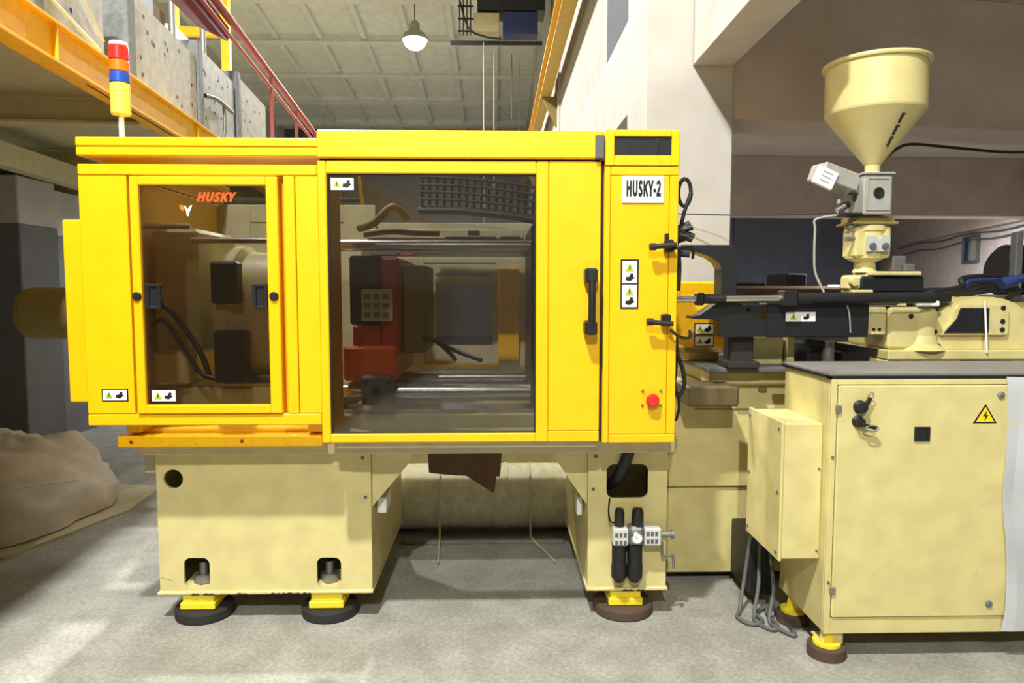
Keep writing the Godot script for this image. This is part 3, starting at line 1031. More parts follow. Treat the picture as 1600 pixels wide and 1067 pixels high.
	for q in [[0.528, 0.58, 0.37, 0.435], [0.668, 0.726, 0.375, 0.435]]:
		s = S()
		for k in 2:
			for j in 3:
				bl(s, q[0] + j * 0.019, q[0] + j * 0.019 + 0.013, q[2] + k * 0.034, q[2] + k * 0.034 + 0.02, -0.1955, -0.194, 0.0)
		part("printed_label", s, "grey_dark", t)
	s = S()
	lathe(s, Vector3(0.624, 0.404, -0.2), Vector3(0, 0, 1), [[0.0, 0.0], [0.027, 0.0], [0.027, 0.015], [0.022, 0.018], [0.0, 0.016]], 24)
	var ga := part("pressure_gauge", s, "steel", t)
	s = S()
	lathe(s, Vector3(0.624, 0.404, -0.183), Vector3(0, 0, 1), [[0.021, 0.0], [0.021, 0.0015], [0.0, 0.0015]], 20)
	mi("dial", [[s, "white"]], ga)
	s = S()
	box(s, Vector3(0.62, 0.408, -0.1805), Vector3(0.018, 0.002, 0.001), 0.0, Basis(Vector3.BACK, 2.3))
	mi("needle", [[s, "black"]], ga)
	for q in [[0.553, 0.022], [0.635, 0.027]]:
		s = S()
		lathe(s, Vector3(q[0], 0.445, -0.235), Vector3.UP, [[0.0, 0.0], [q[1], 0.0], [q[1], 0.06], [q[1] * 0.8, 0.078], [0.0, 0.08]], 16)
		part("knob", s, "black", t)
	for q in [[0.553, 0.033], [0.624, 0.034]]:
		s = S()
		lathe(s, Vector3(q[0], 0.362, -0.235), Vector3.DOWN, [[0.0, 0.0], [q[1], 0.0], [q[1], 0.09], [q[1] * 1.06, 0.1], [q[1] * 1.06, 0.15], [q[1] * 0.6, 0.175], [0.0, 0.178]], 20)
		part("bowl", s, "black", t, "black filter bowl")
	s = S()
	cyl(s, Vector3(0.735, 0.404, -0.235), Vector3(0.79, 0.404, -0.235), 0.014, -1, 12)
	cyl(s, Vector3(0.785, 0.404, -0.235), Vector3(0.8, 0.404, -0.235), 0.02, -1, 6)
	tube(s, [Vector3(0.745, 0.37, -0.23), Vector3(0.75, 0.31, -0.23), Vector3(0.775, 0.3, -0.24), Vector3(0.8, 0.3, -0.25), Vector3(0.805, 0.24, -0.25)], 0.006, 6)
	part("fitting", s, "steel_dull", t)
	s = S()
	tube(s, [Vector3(0.535, 0.46, -0.23), Vector3(0.51, 0.47, -0.22), Vector3(0.503, 0.51, -0.23), Vector3(0.51, 0.54, -0.262), Vector3(0.52, 0.57, -0.3)], 0.004, 6)
	part("air_line", s, "black", t)

# ================================================================ what stands inside the guards
func machine_inside():
	var t := thing("clamp_bed", "cream clamp bed with polished slide rails seen at the foot of the large window", "machine bed", Vector3(-0.3, 0.842, -0.7))
	var s := S()
	bl(s, -1.55, 0.42, 0.842, 0.935, -1.05, -0.34, 0.006)
	bl(s, -1.52, -0.72, 0.935, 1.05, -1.0, -0.42, 0.006)
	part("bed", s, "cream", t)
	s = S()
	bl(s, -0.71, 0.42, 0.935, 0.952, -0.56, -0.38, 0.003)
	bl(s, -0.71, 0.42, 0.935, 0.952, -1.02, -0.84, 0.003)
	bl(s, -1.42, -0.74, 1.05, 1.068, -0.56, -0.44, 0.003)
	part("slide_rail", s, "steel", t)
	# four tie bars
	var k := 0
	for y in [1.024, 1.706]:
		for z in [-0.44, -0.98]:
			s = S()
			cyl(s, Vector3(-0.72, y, z), Vector3(0.43, y, z), 0.037 if y < 1.5 else 0.026, -1, 24)
			one("tie_bar", s, "steel", "polished steel tie bar, %s" % ["lower front one seen through the large window", "lower rear one behind the mould space", "upper front one near the top of the large window", "upper rear one near the top of the large window"][k], "tie bar", "tie bars of the clamp")
			k += 1
	# moving platen
	t = thing("moving_platen", "red moving platen with dark back seen at the left of the large window", "platen", Vector3(-0.55, 1.0, -0.72))
	s = S()
	bl(s, -0.525, -0.445, 1.2, 1.65, -1.04, -0.39, 0.01)
	bl(s, -0.66, -0.525, 1.2, 1.34, -1.04, -0.4, 0.01)
	part("face_plate", s, "red", t)
	s = S()
	bl(s, -0.7, -0.455, 1.085, 1.245, -1.04, -0.37, 0.012)
	part("shoe", s, "red_orange", t, "orange red lower shoe")
	s = S()
	bl(s, -0.68, -0.53, 1.34, 1.66, -1.0, -0.44, 0.01)
	part("rib_body", s, "black_paint", t)
	s = S()
	bl(s, -0.612, -0.47, 1.36, 1.505, -0.385, -0.37, 0.003)
	var rp := part("rating_plate", s, "cream_dull", t, "pale rating plate")
	s = S()
	for i in 3:
		for j in 3:
			bl(s, -0.602 + i * 0.043, -0.572 + i * 0.043, 1.375 + j * 0.042, 1.4 + j * 0.042, -0.37, -0.368, 0.0)
	mi("printed_field", [[s, "olive"]], rp)
	s = S()
	bl(s, -0.605, -0.465, 0.985, 1.115, -0.365, -0.29, 0.008)
	part("slide_block", s, "grey_dark", t, "grey slide block")
	s = S()
	bolt(s, Vector3(-0.535, 1.05, -0.29), 0.022)
	for q in [[-0.585, 1.01], [-0.485, 1.01], [-0.585, 1.09], [-0.485, 1.09]]:
		bolt(s, Vector3(q[0], q[1], -0.29), 0.008)
	part("bolt", s, "black", t)
	# mould half
	t = thing("mould_half", "brown grey mould half beside the red platen behind the large window", "mould", Vector3(-0.38, 1.16, -0.72))
	s = S()
	bl(s, -0.443, -0.335, 1.2, 1.62, -0.95, -0.52, 0.006)
	part("block", s, "olive", t)
	s = S()
	for z in [0.0, 0.12]:
		tube(s, [Vector3(-0.345, 1.27, -0.5), Vector3(-0.29, 1.265, -0.46), Vector3(-0.23, 1.22, -0.45 - z), Vector3(-0.19 + z, 1.17, -0.46)], 0.011, 8)
	part("hose", s, "black", t)
	# stationary platen
	t = thing("stationary_platen", "black stationary platen at the right edge of the large window", "platen", Vector3(0.3, 0.95, -0.72))
	s = S()
	bl(s, 0.16, 0.42, 0.953, 1.8, -1.05, -0.36, 0.01)
	part("plate", s, "black_paint", t)
	# head beam above the mould space
	t = thing("head_beam", "brown cream head beam across the top of the large window", "beam", Vector3(-0.25, 1.74, -0.8))
	s = S()
	bl(s, -0.68, 0.15, 1.77, 1.82, -1.1, -0.9, 0.006)
	part("beam", s, "cream_dull", t)
	s = S()
	bl(s, -0.25, 0.0, 1.745, 1.77, -0.8, -0.66, 0.006)
	bl(s, 0.02, 0.12, 1.745, 1.77, -0.8, -0.66, 0.006)
	bl(s, -0.14, -0.08, 1.77, 1.8, -0.76, -0.68, 0.006)
	part("clip", s, "steel_dull", t)
	s = S()
	tube(s, [Vector3(-0.66, 1.8, -0.6), Vector3(-0.58, 1.82, -0.55), Vector3(-0.5, 1.9, -0.6), Vector3(-0.44, 1.86, -0.7)], 0.02, 8)
	part("pipe", s, "cream_dull", t)
	s = S()
	tube(s, [Vector3(-0.62, 1.76, -0.5), Vector3(-0.5, 1.775, -0.5), Vector3(-0.38, 1.77, -0.52), Vector3(-0.28, 1.775, -0.6)], 0.014, 8)
	part("pipe", s, "olive", t)
	# guard grid near the roof
	t = thing("guard_grid", "dark curved guard grid near the roof inside the large window", "guard", Vector3(-0.1, 1.9, -0.9))
	s = S()
	for i in 17:
		var x := -0.4 + i * 0.04
		var sag := 0.06 * pow(i / 16.0, 2)
		tube(s, [Vector3(x, 1.95 - sag, -1.02), Vector3(x + 0.004, 2.03 - sag, -1.0), Vector3(x + 0.01, 2.1 - sag, -0.94)], 0.0085, 5, 3)
	for j in 5:
		var ps := []
		for i in 8:
			var f := i / 7.0
			ps.append(Vector3(-0.41 + f * 0.66, 1.955 + j * 0.036 - 0.06 * f * f, -1.02 + 0.018 * j))
		tube(s, ps, 0.0085, 5, 2)
	part("grid", s, "black", t)
	s = S()
	tube(s, [Vector3(-0.42, 1.93, -1.02), Vector3(-0.2, 1.93, -1.02), Vector3(0.1, 1.9, -1.02), Vector3(0.28, 1.865, -1.02)], 0.022, 8)
	part("rim", s, "black", t)
	# toggle and rear platen behind the small door
	t = thing("rear_platen", "cream rear platen with round flange behind the small door", "platen", Vector3(-1.3, 1.05, -0.72))
	s = S()
	bl(s, -1.61, -1.4, 1.2, 1.79, -1.0, -0.5, 0.02)
	part("block", s, "cream", t)
	s = S()
	lathe(s, Vector3(-1.34, 1.38, -0.74), Vector3.RIGHT, [[0.0, 0.0], [0.24, 0.0], [0.33, 0.04], [0.34, 0.06], [0.34, 0.1], [0.31, 0.13], [0.3, 0.4], [0.0, 0.4]], 44)
	part("flange", s, "cream", t)
	s = S()
	bl(s, -1.56, -1.41, 1.07, 1.22, -0.5, -0.38, 0.01)
	part("foot", s, "cream", t)
	s = S()
	bl(s, -1.27, -1.13, 1.08, 1.32, -0.42, -0.33, 0.01)
	bl(s, -1.28, -1.16, 1.44, 1.63, -0.42, -0.34, 0.01)
	part("valve_block", s, "black_paint", t)
	s = S()
	cyl(s, Vector3(-1.39, 1.727, -0.42), Vector3(-0.75, 1.722, -0.42), 0.013, -1, 12)
	cyl(s, Vector3(-1.62, 1.792, -0.44), Vector3(-1.4, 1.792, -0.44), 0.013, -1, 12)
	part("guide_rod", s, "steel", t)
	s = S()
	tube(s, [Vector3(-1.6, 1.46, -0.44), Vector3(-1.5, 1.42, -0.4), Vector3(-1.42, 1.32, -0.4), Vector3(-1.34, 1.2, -0.38), Vector3(-1.3, 1.1, -0.36)], 0.013, 8)
	part("hose", s, "black", t)
	s = S()
	tube(s, [Vector3(-1.59, 1.34, -0.44), Vector3(-1.5, 1.36, -0.38), Vector3(-1.4, 1.22, -0.36), Vector3(-1.33, 1.12, -0.35), Vector3(-1.2, 1.085, -0.34)], 0.011, 8)
	part("hose", s, "black", t)
	# clamp cylinder sticking out on the left
	t = thing("clamp_cylinder", "olive clamp cylinder sticking out of the left end of the yellow guard", "cylinder", Vector3(-2.1, 1.27, -0.75))
	s = S()
	lathe(s, Vector3(-1.42, 1.385, -0.75), Vector3.LEFT, [[0.13, 0.0], [0.13, 0.9], [0.122, 0.93], [0.1, 0.955], [0.0, 0.96]], 32)
	part("barrel", s, "olive", t)
	s = S()
	lathe(s, Vector3(-1.792, 1.385, -0.75), Vector3.LEFT, [[0.14, 0.0], [0.155, 0.0], [0.155, 0.02], [0.131, 0.024]], 32)
	part("collar", s, "olive", t)

# ================================================================ yellow guards
func guard_left():
	var t := thing("clamp_guard", "lower left yellow guard housing with a tall smoked glass door", "machine guard", Vector3(-1.18, 0.84, -0.7))
	var s := S()
	bl(s, -1.658, -0.7, 2.068, 2.103, -0.34, -0.01, 0.004)
	bl(s, -1.658, -0.7, 2.031, 2.0665, -0.34, -0.012, 0.004)
	bl(s, -1.632, -1.57, 2.068, 2.1, -1.4, -0.34, 0.004)
	part("roof_cap", s, "yellow", t)
	s = S()
	bl(s, -1.63, -0.71, 1.99, 2.031, -0.34, -0.28, 0.002)
	bl(s, -1.63, -1.6, 2.003, 2.068, -1.38, -0.34, 0.002)
	part("roof_neck", s, "yellow", t)
	# front sheets with joints between them
	s = S()
	bl(s, -1.66, -1.47, 0.998, 1.955, -0.05, -0.022, 0.003)
	part("front_sheet", s, "yellow", t)
	s = S()
	bl(s, -1.66, -0.715, 1.957, 2.0, -0.05, -0.02, 0.004)
	part("top_rail", s, "yellow", t)
	s = S()
	bl(s, -1.66, -0.715, 0.95, 0.996, -0.05, -0.02, 0.004)
	part("bottom_rail", s, "yellow", t)
	s = S()
	bl(s, -0.85, -0.806, 0.998, 1.955, -0.05, -0.02, 0.003)
	part("front_sheet", s, "yellow", t)
	s = S()
	bl(s, -0.803, -0.712, 0.998, 1.955, -0.05, -0.022, 0.003)
	part("front_sheet", s, "yellow", t)
	s = S()
	bl(s, -1.51, -1.45, 0.998, 1.955, -0.1, -0.07, 0.0)
	bl(s, -0.91, -0.845, 0.998, 1.955, -0.1, -0.07, 0.0)
	part("door_jamb", s, "yellow", t)
	s = S()
	bl(s, -1.66, -1.64, 0.95, 2.0, -1.38, -0.05, 0.002)
	bl(s, -1.655, -1.64, 2.0, 2.04, -0.34, -0.2, 0.0)
	part("end_sheet", s, "yellow", t)
	s = S()
	bl(s, -1.79, -1.661, 1.03, 1.79, -1.05, -0.12, 0.006)
	part("end_cover", s, "yellow", t)
	s = S()
	frame(s, -1.66, -0.715, 0.95, 2.003, -1.45, -0.9, 1.02, 1.9, -1.4, -1.38)
	part("rear_frame", s, "cream_dull", t)
	s = S()
	bl(s, -1.45, -0.9, 1.02, 1.9, -1.394, -1.388, 0.0)
	part("rear_sheet", s, "cream_dull", t)
	s = S()
	bl(s, -1.59, -0.735, 0.842, 0.89, -0.2, -0.1, 0.005)
	bl(s, -1.56, -0.735, 0.89, 0.9, -0.6, -0.17, 0.002)
	part("lower_rail", s, "yellow_worn", t)
	s = S()
	bl(s, -1.56, -1.5, 0.9, 0.95, -0.19, -0.12, 0.003)
	bl(s, -0.8, -0.74, 0.9, 0.95, -0.19, -0.12, 0.003)
	part("stand_off", s, "yellow_worn", t)
	s = S()
	bolt(s, Vector3(-1.53, 0.865, -0.1))
	bolt(s, Vector3(-1.07, 0.867, -0.1))
	part("bolt", s, "red", t, "small red capped bolt")
	sticker(t, -1.6, -1.494, 1.05, 1.102, -0.022, "safety label on the lower left corner of the yellow sheet")
	# door
	s = S()
	frame(s, -1.454, -0.87, 1.0, 1.951, -1.419, -0.917, 1.036, 1.916, -0.04, -0.008, 0.004)
	var d := part("door", s, "yellow", t)
	s = S()
	bl(s, -1.419, -0.917, 1.036, 1.916, -0.03, -0.026, 0.0)
	mi("pane", [[s, "smoked"]], d, "smoked glass pane")
	for x in [-1.378, -0.952]:
		s = S()
		frame(s, x - 0.03, x + 0.03, 1.425, 1.525, x - 0.014, x + 0.016, 1.436, 1.514, -0.026, -0.012, 0.002)
		bl(s, x - 0.014, x + 0.016, 1.436, 1.514, -0.026, -0.02, 0.0)
		mi("latch", [[s, "black_paint"]], d, "recessed black latch")
	for x in [-1.437, -0.892]:
		s = S()
		lathe(s, Vector3(x, 1.476, -0.008), Vector3.BACK, [[0.018, 0.0], [0.018, 0.006], [0.013, 0.012], [0.0, 0.012]], 18)
		mi("lock_knob", [[s, "black"]], d, "round black lock")
	word("lettering", "HUSKY", "red_orange", 0.034, Vector3(-1.12, 1.87, -0.0255), d, 0.98, 0.28).set_meta("label", "red slanted lettering on the glass")
	var w := S()
	var o := S()
	prism(w, [[-1.248, 1.838], [-1.24, 1.835], [-1.232, 1.822], [-1.224, 1.836], [-1.214, 1.84], [-1.22, 1.822], [-1.226, 1.812], [-1.229, 1.796], [-1.236, 1.796], [-1.238, 1.814]], -0.026, -0.0245)
	prism(o, [[-1.266, 1.836], [-1.255, 1.842], [-1.244, 1.83], [-1.25, 1.816], [-1.258, 1.82]], -0.026, -0.025)
	mi("emblem", [[w, "white"], [o, "orange"]], d, "small white and orange emblem on the glass")
	sticker(d, -1.405, -1.3, 1.045, 1.098, -0.026, "safety label at the foot of the small door")

func guard_main():
	var t := thing("clamp_guard", "taller middle yellow guard housing with a large smoked sliding window", "machine guard", Vector3(-0.14, 0.84, -0.7))
	var s := S()
	bl(s, -0.706, 0.427, 2.022, 2.131, -0.02, 0.012, 0.005)
	bl(s, -0.706, 0.427, 2.119, 2.131, -0.5, -0.02, 0.002)
	part("top_cap", s, "yellow_worn", t)
	s = S()
	bl(s, -0.7, 0.42, 2.012, 2.024, -0.03, -0.014, 0.0)
	part("door_track", s, "black", t)
	s = S()
	bl(s, -0.7, -0.685, 0.877, 2.0, -0.3, -0.05, 0.002)
	part("side_sheet", s, "yellow", t)
	s = S()
	frame(s, -0.7, 0.427, 0.877, 1.9, -0.43, 0.0, 1.06, 1.66, -1.4, -1.38)
	part("rear_frame", s, "cream_dull", t)
	s = S()
	frame(s, -0.43, 0.0, 1.06, 1.66, -0.36, -0.02, 1.17, 1.6, -1.4, -1.385)
	bl(s, -0.37, -0.03, 1.545, 1.585, -1.385, -1.375)
	part("rear_door", s, "cream_dull", t)
	s = S()
	bl(s, -0.36, -0.02, 1.17, 1.6, -1.396, -1.39, 0.0)
	part("rear_pane", s, "smoked", t)
	s = S()
	bl(s, 0.012, 0.137, 1.08, 1.63, -1.38, -1.34, 0.004)
	part("rear_post", s, "yellow", t, "yellow upright behind the mould space")
	s = S()
	bl(s, -0.43, 0.02, 1.04, 1.058, -1.38, -1.34, 0.003)
	part("rear_rail", s, "yellow", t)
	s = S()
	bl(s, -0.66, 0.42, 0.848, 0.876, -0.4, -0.04, 0.003)
	part("floor_sill", s, "cream_dull", t)
	# sliding door
	s = S()
	bl(s, -0.709, -0.674, 0.879, 2.014, -0.03, 0.0, 0.004)
	bl(s, 0.162, 0.212, 0.879, 2.014, -0.03, 0.0, 0.004)
	bl(s, -0.674, 0.162, 1.963, 2.014, -0.03, 0.0, 0.004)
	bl(s, -0.674, 0.162, 0.879, 0.916, -0.03, 0.0, 0.004)
	bl(s, 0.2135, 0.422, 0.925, 2.014, -0.03, -0.001, 0.003)
	bl(s, 0.212, 0.422, 0.879, 0.9235, -0.03, 0.0, 0.003)
	var d := part("sliding_door", s, "yellow", t)
	s = S()
	bl(s, -0.674, 0.162, 0.916, 1.963, -0.022, -0.017, 0.0)
	mi("pane", [[s, "smoked"]], d, "large smoked glass pane")
	s = S()
	frame(s, -0.674, 0.162, 0.916, 1.963, -0.667, 0.156, 0.922, 1.957, -0.017, -0.01, 0.001)
	mi("gasket", [[s, "black"]], d)
	s = S()
	bl(s, 0.353, 0.402, 1.53, 1.588, 0.0, 0.075, 0.008)
	bl(s, 0.353, 0.402, 1.323, 1.38, 0.0, 0.075, 0.008)
	tube(s, [Vector3(0.38, 1.56, 0.062), Vector3(0.38, 1.45, 0.068), Vector3(0.38, 1.35, 0.062)], 0.015, 12)
	mi("handle", [[s, "black"]], d, "black pull handle")
	sticker(d, -0.664, -0.563, 1.895, 1.952, -0.0165, "safety label at the top left of the large window")

func limit_switch(parent: Node, x: float, y: float, turn: float):
	var s := S()
	bl(s, x + 0.02, x + 0.055, y - 0.02, y + 0.03, 0.0, 0.04, 0.005)
	cyl(s, Vector3(x - 0.04, y, 0.05), Vector3(x + 0.06, y + 0.008 * turn, 0.055), 0.011, -1, 10)
	cyl(s, Vector3(x - 0.045, y, 0.05), Vector3(x - 0.02, y, 0.05), 0.015, -1, 10)
	if turn > 0:
		bl(s, x + 0.022, x + 0.035, y + 0.02, y + 0.055, 0.01, 0.035, 0.003)
	tube(s, [Vector3(x + 0.05, y - 0.02 + 0.012 * turn, 0.045), Vector3(x + 0.09, y - 0.03 + 0.03 * turn, 0.05), Vector3(x + 0.135, y - 0.035 + 0.03 * turn, 0.02), Vector3(x + 0.15, y - 0.04, -0.03)], 0.006, 8)
	mi("latch_lever", [[s, "black"]], parent, "black lever switch with a short cable")

func control_post():
	var t := thing("control_post", "narrow yellow control post with a white name sign at the right of the guard", "control panel", Vector3(0.585, 0.84, -0.15))
	var s := S()
	bl(s, 0.436, 0.735, 0.876, 2.134, -0.3, -0.012, 0.003)
	part("body", s, "yellow", t)
	s = S()
	frame(s, 0.436, 0.737, 1.998, 2.138, 0.474, 0.704, 2.038, 2.112, -0.012, 0.004, 0.003)
	part("top_box", s, "yellow_worn", t)
	s = S()
	bl(s, 0.474, 0.704, 2.038, 2.112, -0.0118, -0.006, 0.0)
	part("display_window", s, "black_paint", t, "dark display window")
	s = S()
	bl(s, 0.54, 0.546, 2.038, 2.112, -0.006, -0.002, 0.0)
	prism(s, [[0.6, 2.038], [0.64, 2.038], [0.665, 2.112], [0.645, 2.112]], -0.006, -0.003)
	part("window_bar", s, "black", t)
	s = S()
	bl(s, 0.436, 0.46, 0.874, 1.995, -0.012, 0.001, 0.003)
	bl(s, 0.7, 0.735, 0.91, 1.958, -0.012, 0.0, 0.003)
	bl(s, 0.462, 0.735, 1.96, 1.995, -0.012, 0.0, 0.003)
	bl(s, 0.462, 0.735, 0.874, 0.908, -0.012, 0.001, 0.003)
	bl(s, 0.462, 0.698, 0.91, 1.958, -0.012, -0.001, 0.003)
	part("face_sheet", s, "yellow", t)
	s = S()
	bl(s, 0.395, 0.432, 2.02, 2.115, -0.012, 0.02, 0.004)
	part("hinge", s, "grey_dark", t)
	s = S()
	bl(s, 0.425, 0.4355, 0.876, 2.02, -0.2, -0.02, 0.0)
	part("seal_strip", s, "black", t)
	s = S()
	bl(s, 0.506, 0.675, 1.85, 1.957, 0.0, 0.005, 0.001)
	var p := part("name_sign", s, "white", t)
	word("lettering", "HUSKY-2", "black", 0.058, Vector3(0.5905, 1.9035, 0.0055), p, 0.42)
	sticker(t, 0.504, 0.577, 1.426, 1.625, 0.0, "tall safety label with two fields on the control post", true)
	limit_switch(t, 0.655, 1.672, 1.0)
	limit_switch(t, 0.648, 1.374, -1.0)
	s = S()
	lathe(s, Vector3(0.637, 1.052, 0.0), Vector3.BACK, [[0.018, 0.0], [0.018, 0.012], [0.026, 0.016], [0.028, 0.026], [0.02, 0.036], [0.0, 0.038]], 20)
	part("stop_button", s, "red_lens", t, "red mushroom stop button")
	s = S()
	lathe(s, Vector3(0.648, 1.0, 0.0), Vector3.BACK, [[0.024, 0.0], [0.024, 0.002], [0.0, 0.002]], 20)
	part("button_ring", s, "yellow_steel", t)
	s = S()
	for q in [[0.6, 1.09], [0.675, 1.09], [0.6, 1.03], [0.675, 1.03]]:
		bolt(s, Vector3(q[0], q[1], 0.0), 0.006)
	part("screw", s, "olive", t)
	# hoses at its right edge
	s = S()
	var ps := []
	for i in 13:
		var a := TAU * i / 12.0
		ps.append(Vector3(0.775 + 0.026 * cos(a), 1.9 + 0.055 * sin(a), -0.06))
	ps.append(Vector3(0.775, 1.82, -0.06))
	ps.append(Vector3(0.76, 1.74, -0.07))
	tube(s, ps, 0.008, 8, 3)
	one("hose_loop", s, "black", "black hose loop beside the name sign on the control post", "hose")
	t = thing("cable_cluster", "cluster of black connectors and cables at the right edge of the control post", "cables", Vector3(0.77, 1.55, -0.08))
	var rn := RandomNumberGenerator.new()
	rn.seed = 5
	for k in 9:
		s = S()
		var a := Vector3(0.735 + rn.randf() * 0.035, 1.64 + rn.randf() * 0.14, -0.1 + rn.randf() * 0.05)
		cyl(s, a, a + Vector3(0.05, rn.randf_range(-0.025, 0.02), 0.01), 0.012, -1, 8)
		cyl(s, a + Vector3(-0.01, 0, 0), a + Vector3(0.02, 0, 0), 0.016, -1, 6)
		part("connector", s, "black", t)
	s = S()
	tube(s, [Vector3(0.75, 1.68, -0.06), Vector3(0.76, 1.6, -0.07), Vector3(0.755, 1.5, -0.06)], 0.01, 8)
	part("cable", s, "black", t)
	s = S()
	tube(s, [Vector3(0.745, 1.32, -0.05), Vector3(0.75, 1.24, -0.04), Vector3(0.775, 1.17, -0.04), Vector3(0.785, 1.1, -0.05), Vector3(0.765, 1.06, -0.06), Vector3(0.745, 1.1, -0.06), Vector3(0.75, 1.18, -0.06), Vector3(0.745, 1.26, -0.06)], 0.009, 8)
	tube(s, [Vector3(0.765, 1.06, -0.06), Vector3(0.77, 1.0, -0.07), Vector3(0.76, 0.95, -0.08)], 0.006, 8)
	one("cable_loop", s, "black", "black cable loop hanging at the lower right edge of the control post", "cable")

# ================================================================ injection unit
func injection_unit():
	var t := thing("injection_stand", "long cream base of the injection unit between the clamp and the cabinet", "machine base", Vector3(1.9, 0.0, -1.0))
	var s := S()
	bl(s, 0.875, 3.3, 0.05, 0.5, -1.5, -0.66, 0.006)
	part("lower_body", s, "cream", t)
	s = S()
	bl(s, 0.868, 3.3, 0.505, 1.03, -1.5, -0.64, 0.006)
	part("upper_body", s, "cream", t)
	s = S()
	bl(s, 0.95, 3.2, 0.0, 0.05, -1.4, -0.75, 0.0)
	part("plinth", s, "black", t)
	s = S()
	bl(s, 1.2, 1.31, 0.06, 0.34, -0.64, -0.36, 0.004)  # black fill painted in for the shade of the gap
	part("gap_shade_box", s, "black", t, "black box standing in for the shaded gap")
	s = S()
	bl(s, 1.06, 3.3, 1.03, 1.1, -1.45, -0.6, 0.008)
	part("top_step", s, "cream_worn", t)
	s = S()
	bl(s, 1.03, 3.3, 1.1, 1.125, -1.45, -0.52, 0.005)
	part("top_plate", s, "grey_dark", t, "dark grey top plate")
	s = S()
	bl(s, 0.9, 1.14, 0.955, 1.05, -0.64, -0.4, 0.008)
	part("drip_tray", s, "tray", t, "olive tray box with post shade in its colour")
	s = S()
	bl(s, 1.0, 1.6, 0.9, 0.906, -0.64, -0.634, 0.0)
	box(s, Vector3(1.34, 1.0, -0.637), Vector3(0.04, 0.02, 0.02), 0.003)
	part("trim_strip", s, "olive", t)
	# black carriage frame
	t = thing("injection_carriage", "black steel carriage frame with a tapered arm beside the yellow nozzle cover", "carriage", Vector3(1.3, 1.125, -0.5))
	s = S()
	var z0 := -0.56
	var z1 := -0.45
	prism(s, [[0.87, 1.712], [1.132, 1.712], [1.132, 1.28], [1.06, 1.28], [1.06, 1.6], [1.045, 1.63], [1.01, 1.655], [0.95, 1.675], [0.87, 1.69]], z0, z1)
	prism(s, [[0.925, 1.366], [0.925, 1.376], [0.96, 1.382], [1.06, 1.452], [1.06, 1.36]], z0, z1)
	part("arm", s, "black_paint", t)
	s = S()
	prism(s, [[1.132, 1.45], [1.2, 1.41], [1.185, 1.397], [1.24, 1.365], [1.28, 1.365], [1.28, 1.28], [1.132, 1.28]], z0, z1)
	bl(s, 1.185, 1.28, 1.398, 1.43, z0, z1, 0.0)
	bl(s, 1.28, 1.77, 1.278, 1.44, z0, z1, 0.004)
	part("beam", s, "black_paint", t)
	s = S()
	bl(s, 1.13, 1.24, 1.15, 1.28, -0.62, -0.5, 0.006)
	bl(s, 1.11, 1.26, 1.126, 1.16, -0.64, -0.47, 0.006)
	part("foot", s, "rubber", t)
	sticker(t, 1.364, 1.516, 1.348, 1.402, -0.45, "wide safety label on the black carriage beam")
	s = S()
	tube(s, [Vector3(1.66, 1.43, -0.445), Vector3(1.67, 1.38, -0.44), Vector3(1.68, 1.3, -0.445)], 0.004, 6)
	part("wire", s, "grey", t)
	# rods and cylinder
	s = S()
	cyl(s, Vector3(0.745, 1.458, -0.42), Vector3(1.4, 1.462, -0.42), 0.016, -1, 16)
	one("traverse_rod", s, "steel", "polished traverse rod running from the control post through the black frame", "rod")
	t = thing("traverse_cylinder", "black traverse cylinder above the carriage beam", "cylinder", Vector3(1.7, 1.42, -0.42))
	s = S()
	cyl(s, Vector3(1.36, 1.462, -0.42), Vector3(2.06, 1.466, -0.42), 0.026, -1, 16)
	part("barrel", s, "black_paint", t)
	s = S()
	bl(s, 1.33, 1.4, 1.425, 1.5, -0.46, -0.38, 0.006)
	bl(s, 0.93, 0.965, 1.43, 1.49, -0.45, -0.39, 0.006)
	cyl(s, Vector3(0.95, 1.46, -0.42), Vector3(1.07, 1.46, -0.42), 0.022, -1, 12)
	part("end_block", s, "black", t)
	# nozzle guard
	t = thing("nozzle_cover", "yellow nozzle cover with safety labels between post and black frame", "machine guard", Vector3(1.08, 1.1, -0.9))
	s = S()
	bl(s, 0.9, 1.215, 1.178, 1.545, -1.2, -0.8, 0.01)
	part("cover", s, "yellow_worn", t)
	s = S()
	bl(s, 0.95, 1.2, 1.125, 1.178, -1.1, -0.9, 0.004)
	part("bracket", s, "cream", t)
	s = S()
	bl(s, 0.9, 1.218, 1.176, 1.2, -0.802, -0.792, 0.002)
	part("lower_lip", s, "olive", t)
	sticker(t, 1.035, 1.14, 1.268, 1.33, -0.8, "upper safety label on the nozzle cover")
	sticker(t, 1.035, 1.14, 1.205, 1.265, -0.8, "lower safety label on the nozzle cover")
	# things under the carriage
	t = thing("carriage_slide", "cream slide block and dark valves under the black carriage beam", "slide", Vector3(1.6, 1.125, -0.8))
	s = S()
	bl(s, 1.24, 1.45, 1.125, 1.27, -0.95, -0.66, 0.006)
	bl(s, 1.46, 1.5, 1.125, 1.27, -0.95, -0.64, 0.004)
	part("block", s, "cream_worn", t)
	s = S()
	bl(s, 1.55, 1.68, 1.125, 1.24, -0.8, -0.6, 0.01)
	bl(s, 1.7, 1.84, 1.125, 1.2, -0.8, -0.55, 0.01)
	cyl(s, Vector3(1.52, 1.25, -0.58), Vector3(1.9, 1.19, -0.58), 0.02, -1, 10)
	part("valve", s, "black_paint", t)
	s = S()
	cyl(s, Vector3(1.64, 1.125, -0.58), Vector3(1.64, 1.25, -0.58), 0.03, -1, 14)
	part("piston", s, "steel_dull", t)
	# injection housing
	t = thing("injection_housing", "cream cast injection housing with a dark window under the hopper", "injection unit", Vector3(2.3, 1.12, -0.7))
	s = S()
	bl(s, 1.785, 1.882, 1.285, 1.42, -0.7, -0.5, 0.006)
